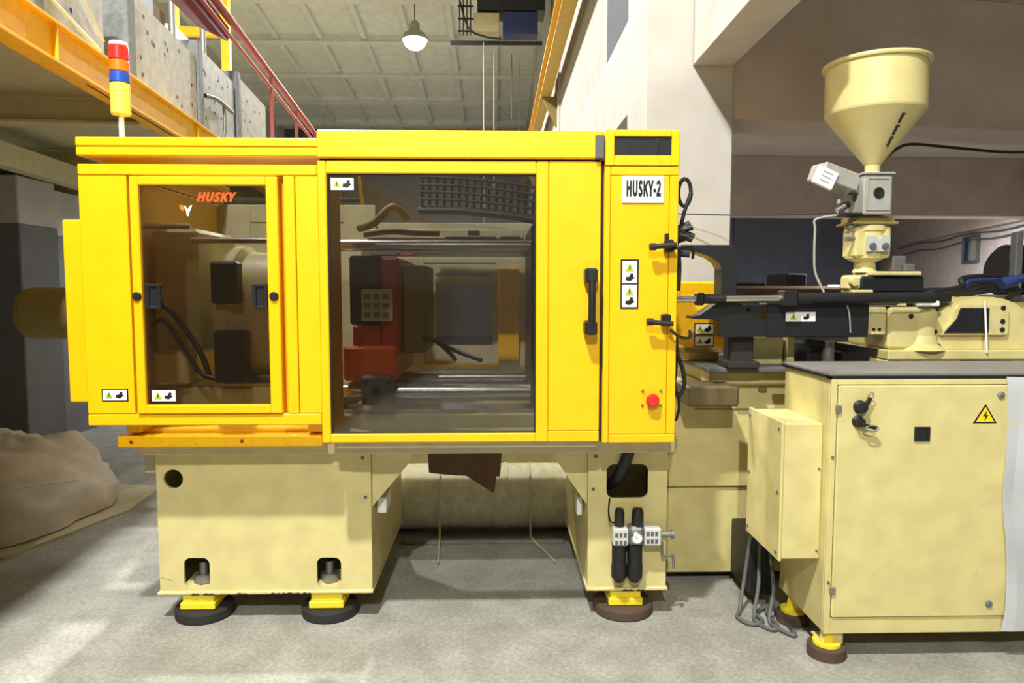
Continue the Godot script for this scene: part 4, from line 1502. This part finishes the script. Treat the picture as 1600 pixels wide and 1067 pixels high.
	part("terminal_box", s, "cream_worn", t)
	s = S()
	bolt(s, Vector3(1.82, 1.312, -0.5), 0.008)
	bolt(s, Vector3(1.848, 1.312, -0.5), 0.008)
	part("bolt", s, "black", t)
	s = S()
	bl(s, 1.895, 2.125, 1.215, 1.42, -0.9, -0.5, 0.014)
	lathe(s, Vector3(2.08, 1.21, -0.56), Vector3.UP, [[0.12, 0.0], [0.085, 0.03], [0.075, 0.07], [0.075, 0.2], [0.0, 0.2]], 24)
	part("casting", s, "cream", t)
	s = S()
	var arc := [[2.125, 1.215], [2.62, 1.215], [2.62, 1.4]]
	for i in 9:
		var a := deg_to_rad(20.0 + i * 15.0)
		arc.append([2.37 + 0.24 * cos(a), 1.33 + 0.14 * sin(a)])
	arc.append([2.125, 1.34])
	prism(s, arc, -0.95, -0.52)
	part("arched_body", s, "cream", t)
	s = S()
	prism(s, [[2.15, 1.285], [2.47, 1.285], [2.48, 1.3], [2.48, 1.42], [2.47, 1.43], [2.24, 1.43], [2.22, 1.41], [2.21, 1.36]], -0.52, -0.5)
	part("window_frame", s, "cream_worn", t)
	s = S()
	prism(s, [[2.165, 1.295], [2.38, 1.295], [2.38, 1.415], [2.24, 1.415], [2.225, 1.365]], -0.5, -0.494)
	part("dark_cover", s, "black_paint", t, "dark cover plate")
	s = S()
	for q in [[2.45, 1.415], [2.45, 1.35], [2.45, 1.31], [2.12, 1.41], [2.0, 1.375], [2.12, 1.3], [2.14, 1.23]]:
		bolt(s, Vector3(q[0], q[1], -0.5), 0.013)
	part("bolt", s, "black", t)
	s = S()
	bl(s, 1.88, 2.7, 1.165, 1.213, -1.0, -0.47, 0.006)
	part("flange", s, "cream", t)
	s = S()
	bl(s, 1.88, 2.24, 1.126, 1.163, -1.0, -0.48, 0.004)
	bl(s, 2.24, 2.7, 1.126, 1.163, -1.0, -0.54, 0.004)
	part("saddle", s, "cream_worn", t)
	s = S()
	bl(s, 2.245, 2.53, 1.13, 1.16, -0.539, -0.52, 0.0)
	part("slot", s, "black", t)
	s = S()
	cyl(s, Vector3(2.35, 1.45, -0.488), Vector3(2.355, 1.2, -0.462), 0.005, -1, 6)
	part("white_cord", s, "white", t)
	s = S()
	bl(s, 2.03, 2.13, 1.422, 1.45, -0.6, -0.48, 0.01)
	part("cap", s, "white", t, "white cap")
	# barrel bridge (dark) that carries the feed throat
	t = thing("feed_throat", "cream feed throat block with silver plate on a dark saddle below the grey sight box", "feed throat", Vector3(1.86, 1.45, -0.65))
	s = S()
	bl(s, 1.78, 2.1, 1.485, 1.57, -0.78, -0.56, 0.012)
	bl(s, 1.7, 2.2, 1.442, 1.487, -0.76, -0.5, 0.006)
	part("saddle", s, "black_paint", t)
	s = S()
	bl(s, 1.84, 2.07, 1.572, 1.592, -0.76, -0.54, 0.006)
	part("plate", s, "cream_worn", t)
	s = S()
	lathe(s, Vector3(1.86, 1.59, -0.68), Vector3.UP, [[0.06, 0.0], [0.05, 0.02], [0.05, 0.05], [0.092, 0.07], [0.092, 0.2], [0.1, 0.205], [0.1, 0.23], [0.0, 0.23]], 24)
	bl(s, 1.77, 1.95, 1.66, 1.82, -0.74, -0.6, 0.012)
	part("throat_body", s, "cream", t)
	s = S()
	prism(s, [[1.815, 1.69], [1.925, 1.69], [1.925, 1.765], [1.89, 1.765], [1.875, 1.745], [1.85, 1.765], [1.815, 1.765]], -0.588, -0.572)
	part("silver_plate", s, "silver_box", t, "silver notched plate")
	s = S()
	for x in [1.838, 1.9]:
		lathe(s, Vector3(x, 1.715, -0.572), Vector3.BACK, [[0.016, 0.0], [0.016, 0.012], [0.0, 0.014]], 14)
	part("knob", s, "grey_dark", t)
	s = S()
	bl(s, 1.725, 1.835, 1.5, 1.575, -0.66, -0.57, 0.012)
	bl(s, 1.74, 1.84, 1.488, 1.502, -0.67, -0.55, 0.004)
	lathe(s, Vector3(1.745, 1.54, -0.57), Vector3.BACK, [[0.02, 0.0], [0.02, 0.03], [0.0, 0.032]], 14)
	part("valve", s, "cream", t, "cream valve block")
	s = S()
	bl(s, 1.96, 2.03, 1.592, 1.67, -0.72, -0.6, 0.008)
	bl(s, 2.0, 2.06, 1.59, 1.63, -0.7, -0.57, 0.008)
	part("sensor_block", s, "grey_dark", t)
	s = S()
	cyl(s, Vector3(1.73, 1.8, -0.6), Vector3(1.78, 1.83, -0.62), 0.012, -1, 10)
	cyl(s, Vector3(1.72, 1.75, -0.6), Vector3(1.77, 1.755, -0.62), 0.012, -1, 10)
	part("fitting", s, "steel_dull", t)
	s = S()
	bl(s, 1.745, 1.97, 1.822, 1.836, -0.76, -0.58, 0.003)
	bl(s, 1.765, 1.955, 1.836, 1.862, -0.75, -0.59, 0.003)
	part("top_flange", s, "olive", t)
	# grey sight box
	t = thing("sight_box", "grey square feed box with a round dark port under the hopper", "feed box", Vector3(1.85, 1.862, -0.65))
	s = S()
	bl(s, 1.778, 1.918, 1.866, 2.058, -0.74, -0.555, 0.006)
	bl(s, 1.77, 1.926, 2.058, 2.068, -0.75, -0.545, 0.003)
	part("box", s, "grey", t)
	s = S()
	lathe(s, Vector3(1.85, 1.97, -0.555), Vector3.BACK, [[0.026, 0.0], [0.026, 0.006], [0.02, 0.007], [0.0, 0.004]], 20)
	lathe(s, Vector3(1.778, 1.955, -0.64), Vector3.LEFT, [[0.016, 0.0], [0.016, 0.006], [0.0, 0.005]], 16)
	part("port", s, "black", t, "round dark port")
	s = S()
	frame(s, 1.79, 1.908, 1.885, 2.045, 1.8, 1.898, 1.895, 2.035, -0.556, -0.55, 0.001)
	part("cover_frame", s, "grey", t)
	t = thing("loader_box", "tilted pale grey box with a white face beside the hopper neck", "box", Vector3(1.65, 2.06, -0.65))
	var b := Basis(Vector3.BACK, -0.32) * Basis(Vector3.UP, 0.1)
	s = S()
	box(s, Vector3(1.68, 2.055, -0.66), Vector3(0.2, 0.085, 0.14), 0.006, b)
	part("box", s, "grey", t)
	s = S()
	b = Basis(Vector3.BACK, -0.42)
	box(s, Vector3(1.6, 2.045, -0.585), Vector3(0.105, 0.09, 0.02), 0.004, b)
	var wf := part("face_plate", s, "white", t, "white face plate")
	s = S()
	for k in 3:
		box(s, Vector3(1.6, 2.045, -0.574) + b * Vector3(0.0, 0.025 - 0.022 * k, 0), Vector3(0.05, 0.006, 0.001), 0.0, b)
	mi("printed_line", [[s, "grey"]], wf)
	s = S()
	cyl(s, Vector3(1.72, 1.985, -0.6), Vector3(1.78, 1.99, -0.62), 0.014, -1, 8)
	bl(s, 1.76, 1.779, 1.975, 2.03, -0.68, -0.6, 0.003)
	part("bracket", s, "grey_dark", t)
	t = thing("cable_gland", "silver and black cable gland at the lower left of the grey feed box", "cable gland", Vector3(1.73, 1.885, -0.58))
	s = S()
	cyl(s, Vector3(1.66, 1.885, -0.58), Vector3(1.7, 1.91, -0.58), 0.014, -1, 8)
	cyl(s, Vector3(1.668, 1.92, -0.58), Vector3(1.672, 1.94, -0.58), 0.012, -1, 8)
	part("nut", s, "steel", t)
	s = S()
	cyl(s, Vector3(1.69, 1.905, -0.585), Vector3(1.725, 1.92, -0.6), 0.018, -1, 8)
	bl(s, 1.68, 1.78, 1.862, 1.876, -0.66, -0.56, 0.003)
	part("clamp", s, "black", t)
	# hopper
	t = thing("hopper", "large cream conical hopper on top of the injection unit", "hopper", Vector3(1.866, 2.068, -0.65))
	s = S()
	lathe(s, Vector3(1.866, 0, -0.65), Vector3.UP, [[0.0, 2.075], [0.034, 2.075], [0.036, 2.115], [0.04, 2.12], [0.226, 2.36], [0.229, 2.37], [0.229, 2.592], [0.222, 2.592], [0.222, 2.372], [0.034, 2.125], [0.0, 2.125]], 56)
	part("shell", s, "cream", t)
	s = S()
	lathe(s, Vector3(1.866, 2.585, -0.65), Vector3.UP, [[0.229, 0.0], [0.242, 0.002], [0.245, 0.01], [0.242, 0.02], [0.226, 0.022], [0.222, 0.018]], 56)
	part("rim", s, "cream", t)
	s = S()
	cyl(s, Vector3(1.866, 2.066, -0.65), Vector3(1.866, 2.082, -0.65), 0.036, -1, 20)
	part("neck", s, "white", t)
	# scratch-like dark marks are a hook strip on the cone
	s = S()
	var up := (Vector3(0.226, 2.36, 0) - Vector3(0.04, 2.12, 0)).normalized()
	var e := Vector3(0.152, 0, 0.986).normalized()
	var axd := Vector3(e.x * up.x, up.y, e.z * up.x).normalized()
	var base := Vector3(1.866, 2.12, -0.65) + e * 0.045
	for k in 3:
		var p := base + axd * (0.09 + 0.06 * k)
		cyl(s, p, p + axd * 0.045, 0.006, -1, 6)
		cyl(s, p + axd * 0.045, p + axd * 0.045 + Vector3(0.014, 0, -0.01), 0.004, -1, 6)
	part("hook_strip", s, "black", t, "dark hook strip on the cone")

# ================================================================ cabinet
func cabinet():
	var t := thing("electrical_cabinet", "big cream electrical cabinet with a warning triangle at the lower right", "cabinet", Vector3(1.76, 0.11, -0.1))
	var s := S()
	bl(s, 1.32, 2.5, 0.115, 1.16, -0.32, 0.118, 0.006)
	part("body", s, "cream", t)
	s = S()
	bl(s, 1.312, 2.5, 1.162, 1.176, -0.33, 0.125, 0.003)
	part("top_plate", s, "grey_top", t, "dark grey top plate")
	s = S()
	bl(s, 1.31, 2.5, 1.152, 1.1625, 0.11, 0.127, 0.001)
	bl(s, 1.31, 1.322, 1.152, 1.1625, -0.33, 0.127, 0.001)
	part("edge_trim", s, "black", t)
	s = S()
	bl(s, 1.32, 1.344, 0.115, 1.15, 0.118, 0.13, 0.002)
	bl(s, 1.344, 2.5, 1.129, 1.15, 0.118, 0.13, 0.002)
	bl(s, 1.344, 2.5, 0.115, 0.182, 0.118, 0.127, 0.002)
	part("frame", s, "cream", t)
	s = S()
	bl(s, 1.347, 2.07, 0.186, 1.126, 0.118, 0.136, 0.004)
	var d := part("door", s, "cream", t)
	for y in [1.035, 0.3]:
		s = S()
		bl(s, 1.334, 1.356, y - 0.014, y + 0.014, 0.136, 0.146, 0.002)
		mi("hinge", [[s, "steel_dull"]], d)
	for q in [[1.993, 1.087], [1.985, 0.238]]:
		s = S()
		lathe(s, Vector3(q[0], q[1], 0.136), Vector3.BACK, [[0.014, 0.0], [0.014, 0.006], [0.008, 0.009], [0.0, 0.009]], 16)
		bl(s, q[0] - 0.009, q[0] + 0.009, q[1] - 0.002, q[1] + 0.002, 0.144, 0.1465, 0.0)
		mi("lock", [[s, "steel_dull"]], d)
	s = S()
	for q in [[1.43, 1.043, 0.02], [1.424, 0.985, 0.018]]:
		lathe(s, Vector3(q[0], q[1], 0.136), Vector3.BACK, [[q[2] * 1.3, 0.0], [q[2] * 1.3, 0.008], [q[2], 0.012], [q[2], 0.03], [0.0, 0.032]], 16)
	box(s, Vector3(1.45, 1.06, 0.155), Vector3(0.016, 0.05, 0.012), 0.003, Basis(Vector3.BACK, -0.5))
	box(s, Vector3(1.455, 0.97, 0.165), Vector3(0.06, 0.014, 0.012), 0.003, Basis(Vector3.BACK, -0.25))
	mi("switch", [[s, "black"]], d, "pair of black rotary switches")
	s = S()
	var ps := []
	for i in 11:
		var a := TAU * i / 10.0
		ps.append(Vector3(1.465 + 0.025 * cos(a), 0.962 + 0.012 * sin(a), 0.17))
	tube(s, ps, 0.003, 6, 2)
	ps = []
	for i in 9:
		var a := TAU * i / 8.0
		ps.append(Vector3(1.465 + 0.01 * cos(a), 1.09 + 0.012 * sin(a), 0.155))
	tube(s, ps, 0.002, 6, 2)
	mi("key_ring", [[s, "steel_dull"]], d)
	s = S()
	frame(s, 1.652, 1.714, 0.905, 0.962, 1.661, 1.705, 0.913, 0.954, 0.136, 0.143, 0.001)
	bl(s, 1.661, 1.705, 0.913, 0.954, 0.136, 0.139, 0.0)
	mi("hour_meter", [[s, "black_paint"]], d, "small black square meter")
	var k := S()
	var y := S()
	prism(k, [[1.886, 0.975], [1.982, 0.975], [1.934, 1.052]], 0.136, 0.1375)
	prism(y, [[1.897, 0.981], [1.971, 0.981], [1.934, 1.04]], 0.1375, 0.1385)
	prism(k, [[1.939, 1.026], [1.924, 1.003], [1.934, 1.004], [1.93, 0.984], [1.946, 1.009], [1.936, 1.008]], 0.1385, 0.1392)
	s = S()
	for q in [[1.965, 0.72, 0.03, 0.018], [1.985, 0.655, 0.035, 0.012], [1.94, 0.64, 0.018, 0.008], [1.82, 0.245, 0.035, 0.007], [1.93, 0.36, 0.014, 0.02], [2.01, 1.05, 0.03, 0.003]]:
		prism(s, [[q[0] - q[2], q[1] - q[3] * 0.4], [q[0] - q[2] * 0.3, q[1] - q[3]], [q[0] + q[2] * 0.5, q[1] - q[3] * 0.6], [q[0] + q[2], q[1] + q[3] * 0.3], [q[0] + q[2] * 0.2, q[1] + q[3]], [q[0] - q[2] * 0.6, q[1] + q[3] * 0.5]], 0.136, 0.1363)
	mi("scuff_mark", [[s, "scuff"]], d, "faint scuff mark")
	mi("warning_sign", [[k, "black"], [y, "yellow_ink"]], d, "yellow triangle warning sign with a black flash")
	s = S()
	for q in [[0.115, 0.33], [0.12, 0.84]]:
		bolt(s, Vector3(1.332, q[1], 0.13), 0.006)
	part("bolt", s, "grey_dark", t)
	s = S()
	bl(s, 1.328, 1.42, 0.06, 0.115, 0.08, 0.092, 0.002)
	bl(s, 1.328, 1.42, 0.055, 0.064, 0.0, 0.092, 0.002)
	part("foot_bracket", s, "cream_worn", t)
	for q in [[1.36, 0.075, 0.075], [1.345, -0.22, 0.07]]:
		var m := thing("levelling_mount", "rusty round mount under the %s corner of the electrical cabinet" % ("front left" if q[1] > 0 else "rear left"), "machine mount", Vector3(q[0], 0, q[1]), "levelling mounts under the cabinet")
		s = S()
		lathe(s, Vector3(q[0], 0, q[1]), Vector3.UP, [[0.0, 0.0], [q[2], 0.0], [q[2], 0.045], [q[2] * 0.92, 0.05], [0.0, 0.05]], 28)
		part("rubber_disc", s, "rust_rubber", m)
		s = S()
		lathe(s, Vector3(q[0], 0.05, q[1]), Vector3.UP, [[0.055, 0.0], [0.055, 0.012], [0.03, 0.014], [0.02, 0.06], [0.0, 0.064]], 24)
		part("yellow_washer", s, "yellow_pale", m, "yellow washer and stud")
	# junction box on the left side
	t = thing("junction_box", "cream junction box mounted on the left side of the electrical cabinet", "junction box", Vector3(1.24, 0.4, -0.1))
	s = S()
	bl(s, 1.16, 1.319, 0.405, 0.965, -0.29, 0.075, 0.005)
	part("body", s, "cream", t)
	s = S()
	bl(s, 1.148, 1.16, 0.398, 0.972, -0.295, 0.08, 0.003)
	part("lid", s, "cream", t)
	s = S()
	for yy in [0.43, 0.68, 0.94]:
		for z in [-0.27, 0.055]:
			bolt(s, Vector3(1.148, yy, z), 0.007, Vector3.LEFT)
	for yy in [0.44, 0.78]:
		bolt(s, Vector3(1.305, yy, 0.075), 0.005)
	part("screw", s, "grey_dark", t)
	# plastic film hanging over the right part
	s = S()
	var n := 10
	for i in n:
		for j in 22:
			var f := func(a: int, c: int) -> Vector3:
				var u := float(a) / n
				var v := float(c) / 22.0
				var edge := 2.035 + 0.012 * sin(v * 9.0) + 0.03 * v * (1.0 - v) - 0.03 * v
				return Vector3(lerpf(edge, 2.48, u), 0.13 + v * 1.03, 0.146 + 0.008 * sin(u * 14.0 + v * 5.0) + 0.004 * sin(v * 21.0 + u * 3.0))
			var a: Vector3 = f.call(i, j)
			var b: Vector3 = f.call(i + 1, j)
			var c: Vector3 = f.call(i + 1, j + 1)
			var e: Vector3 = f.call(i, j + 1)
			var nn := (b - a).cross(e - a).normalized()
			quad(s, a, b, c, e, nn)
			var bk := Vector3(0, 0, -0.0015)
			quad(s, a + bk, b + bk, c + bk, e + bk, -nn)
	one("plastic_film", s, "film", "milky plastic film hanging over the right edge of the electrical cabinet", "plastic sheet")

# ================================================================ the rest
func small_things():
	# signal tower
	var x := -1.622
	var z := -0.3
	var t := thing("signal_tower", "signal tower with red, orange, blue and yellow segments on the left guard", "signal light", Vector3(x, 2.1, z))
	var s := S()
	cyl(s, Vector3(x, 2.1, z), Vector3(x, 2.262, z), 0.011, -1, 12)
	lathe(s, Vector3(x, 2.1, z), Vector3.UP, [[0.03, 0.0], [0.03, 0.006], [0.0, 0.008]], 16)
	part("pole", s, "white", t)
	var segs := [[2.258, 2.388, "yellow_lens", 0.04], [2.39, 2.436, "blue", 0.0395], [2.438, 2.484, "orange", 0.0395], [2.486, 2.545, "red_lens", 0.0395], [2.546, 2.562, "white", 0.037]]
	for q in segs:
		s = S()
		lathe(s, Vector3(x, 0, z), Vector3.UP, [[0.0, q[0]], [q[3] * 0.94, q[0]], [q[3], q[0] + 0.004], [q[3], q[1] - 0.004], [q[3] * 0.94, q[1]], [0.0, q[1]]], 28)
		part("cap" if q[2] == "white" else "lens", s, q[2], t, {"yellow_lens": "yellow segment", "blue": "blue segment", "orange": "orange segment", "red_lens": "red segment", "white": "white cap"}[q[2]])
	# sack on the left
	t = thing("wrapped_sack", "bulging cream wrapped sack on the floor at the far left", "sack", Vector3(-3.1, 0, -1.85))
	s = S()
	var no := FastNoiseLite.new()
	no.seed = 4
	no.frequency = 2.2
	var c := Vector3(-3.16, 0.02, -1.75)
	var nu := 40
	var nv := 20
	var pt := func(i: int, j: int) -> Vector3:
		var a := TAU * i / nu
		var b := PI * 0.5 * j / nv
		var d := Vector3(cos(a) * cos(b), sin(b), sin(a) * cos(b))
		var sq := pow(pow(absf(d.x), 3.0) + pow(absf(d.y), 3.0) + pow(absf(d.z), 3.0), -1.0 / 3.0)
		var r := sq * (1.0 + 0.16 * no.get_noise_3dv(d * 0.7) + 0.04 * no.get_noise_3dv(d * 2.6))
		return c + Vector3(d.x * 0.48, d.y * 0.52, d.z * 0.62) * r
	for i in nu:
		for j in nv:
			var a: Vector3 = pt.call(i, j)
			var b: Vector3 = pt.call(i + 1, j)
			var d: Vector3 = pt.call(i + 1, j + 1)
			var e: Vector3 = pt.call(i, j + 1)
			for f in [[a, b, d], [a, d, e]]:
				if (f[0] as Vector3).distance_to(f[2]) < 0.00001 or (f[1] as Vector3).distance_to(f[2]) < 0.00001:
					continue
				var nrm: Vector3 = ((f[0] + f[1] + f[2]) / 3.0 - c).normalized()
				var fl: Array = f
				if ((f[1] as Vector3) - f[0]).cross((f[2] as Vector3) - f[0]).dot(nrm) > 0:
					fl = [f[0], f[2], f[1]]
				for v in fl:
					st_smooth(s, v)
	s.index()
	s.generate_normals()
	part("sack_body", s, "sack", t)
	s = S()
	tube(s, [Vector3(-3.5, 0.42, -1.14), Vector3(-3.2, 0.3, -1.1), Vector3(-2.8, 0.36, -1.2), Vector3(-2.66, 0.3, -1.6)], 0.01, 6)
	part("fold", s, "sack", t)
	s = S()
	prism(s, [[-3.9, 1.0], [-2.75, 1.05], [-2.5, 1.9], [-2.55, 2.5], [-3.9, 2.6]], 0.0, 0.012, Transform3D(Basis(Vector3.RIGHT, Vector3(0, 0, -1), Vector3.UP), Vector3.ZERO))
	one("floor_sheet", s, "cream_dull", "thin pale sheet lying on the floor under the wrapped sack", "sheet")
	# cables on the floor by the junction box
	for k in 3:
		s = S()
		var o: float = k * 0.05
		tube(s, [Vector3(1.2 + o, 0.46, -0.31), Vector3(1.19 + o, 0.3, -0.36), Vector3(1.17 + o, 0.14, -0.36 + o), Vector3(1.13 + o, 0.02, -0.3 + o), Vector3(1.1 + o * 1.4, 0.012, -0.24 + o), Vector3(1.14 + o * 1.4, 0.012, -0.17 + o), Vector3(1.2 + o, 0.012, -0.2 + o), Vector3(1.2 + o, 0.014, -0.28), Vector3(1.3, 0.014, -0.36)], 0.009, 8)
		one("floor_cable", s, "cable_grey", ["leftmost grey cable dropping from the junction box to the floor", "middle grey cable dropping from the junction box and looping on the floor", "rightmost grey cable dropping from the junction box towards the rear mount"][k], "cable", "grey cables below the junction box")
	# overhead cable and hanging wire
	s = S()
	tube(s, [Vector3(2.2, 2.24, -1.15), Vector3(2.3, 2.31, -1.2), Vector3(2.42, 2.345, -1.25), Vector3(2.7, 2.335, -1.3), Vector3(3.1, 2.32, -1.35), Vector3(3.6, 2.36, -1.4)], 0.009, 6)
	one("overhead_cable", s, "black", "black cable sagging to the right behind the hopper", "cable")
	s = S()
	tube(s, [Vector3(1.7, 1.87, -0.6), Vector3(1.58, 1.85, -0.62), Vector3(1.575, 1.8, -0.62), Vector3(1.575, 1.66, -0.62), Vector3(1.585, 1.58, -0.62), Vector3(1.62, 1.49, -0.6)], 0.006, 6)
	one("hanging_wire", s, "grey", "thin grey wire hanging left of the feed throat", "wire")
	s = S()
	tube(s, [Vector3(1.0, 1.96, -1.4), Vector3(1.35, 1.93, -1.2), Vector3(1.5, 1.9, -0.9), Vector3(1.68, 1.88, -0.6)], 0.004, 6)
	one("sensor_wire", s, "black", "thin black wire from the cable gland back towards the column", "wire")
	# motor and hoses at the right edge
	t = thing("drive_motor", "dark drive motor on the injection unit at the right edge", "motor", Vector3(2.85, 1.22, -0.85))
	s = S()
	bl(s, 2.66, 3.1, 1.22, 1.44, -1.05, -0.7, 0.01)
	part("mount", s, "cream_worn", t)
	s = S()
	lathe(s, Vector3(2.7, 1.6, -0.9), Vector3.RIGHT, [[0.0, 0.0], [0.11, 0.0], [0.13, 0.02], [0.13, 0.4], [0.0, 0.4]], 28)
	part("housing", s, "black_paint", t)
	s = S()
	for i in 9:
		lathe(s, Vector3(2.74 + i * 0.035, 1.6, -0.9), Vector3.RIGHT, [[0.13, 0.0], [0.145, 0.0], [0.145, 0.008], [0.13, 0.008]], 28)
	part("fin", s, "black_paint", t)
	s = S()
	bl(s, 2.68, 2.98, 1.44, 1.475, -1.02, -0.76, 0.006)
	bl(s, 2.68, 2.72, 1.44, 1.8, -0.79, -0.74, 0.006)
	part("bracket", s, "grey_dark", t)
	for k in 5:
		s = S()
		var d: float = k * 0.03
		tube(s, [Vector3(2.7 - d, 1.5 + d * 0.6, -0.72), Vector3(2.5 - d, 1.5 + d * 0.5, -0.66 - d * 0.3), Vector3(2.35, 1.48 + d * 0.3, -0.66), Vector3(2.2, 1.5 - d * 0.1, -0.68 + d * 0.4), Vector3(2.05 + d, 1.47, -0.7 + d)], 0.014 + 0.002 * (k % 3), 8)
		one("hydraulic_hose", s, "blue_dark" if k == 3 else "black", ["lowest black hose lying along the injection housing", "second black hose along the injection housing", "third black hose along the injection housing", "dark blue hose along the injection housing near the motor", "topmost black hose along the injection housing"][k], "hose", "hoses on the injection housing")
	s = S()
	lathe(s, Vector3(2.52, 1.53, -0.62), Vector3(1, 0.3, 0), [[0.0, 0.0], [0.03, 0.0], [0.03, 0.07], [0.02, 0.08], [0.02, 0.12], [0.0, 0.12]], 14)
	one("hose_coupling", s, "blue_dark", "blue hose coupling left of the dark motor", "coupling")
	# dark machine in the back of the low bay
	t = thing("background_machine", "dark low machine in the back of the right bay below the dark wall", "machine", Vector3(4.6, 0, -8.0))
	s = S()
	bl(s, 3.1, 6.4, 0.0, 1.35, -8.6, -7.4, 0.02)
	part("base", s, "grey_dark", t)
	s = S()
	bl(s, 3.3, 4.0, 1.35, 1.62, -8.3, -7.5, 0.02)
	bl(s, 4.3, 4.6, 1.35, 1.75, -8.3, -7.5, 0.02)
	bl(s, 4.9, 5.6, 1.35, 1.58, -8.3, -7.5, 0.02)
	part("block", s, "black_paint", t)
	s = S()
	cyl(s, Vector3(3.2, 1.5, -7.4), Vector3(6.2, 1.5, -7.4), 0.06, -1, 12)
	part("pipe", s, "cardboard", t)

func st_smooth(s: SurfaceTool, v: Vector3):
	s.set_smooth_group(0)
	s.add_vertex(v)
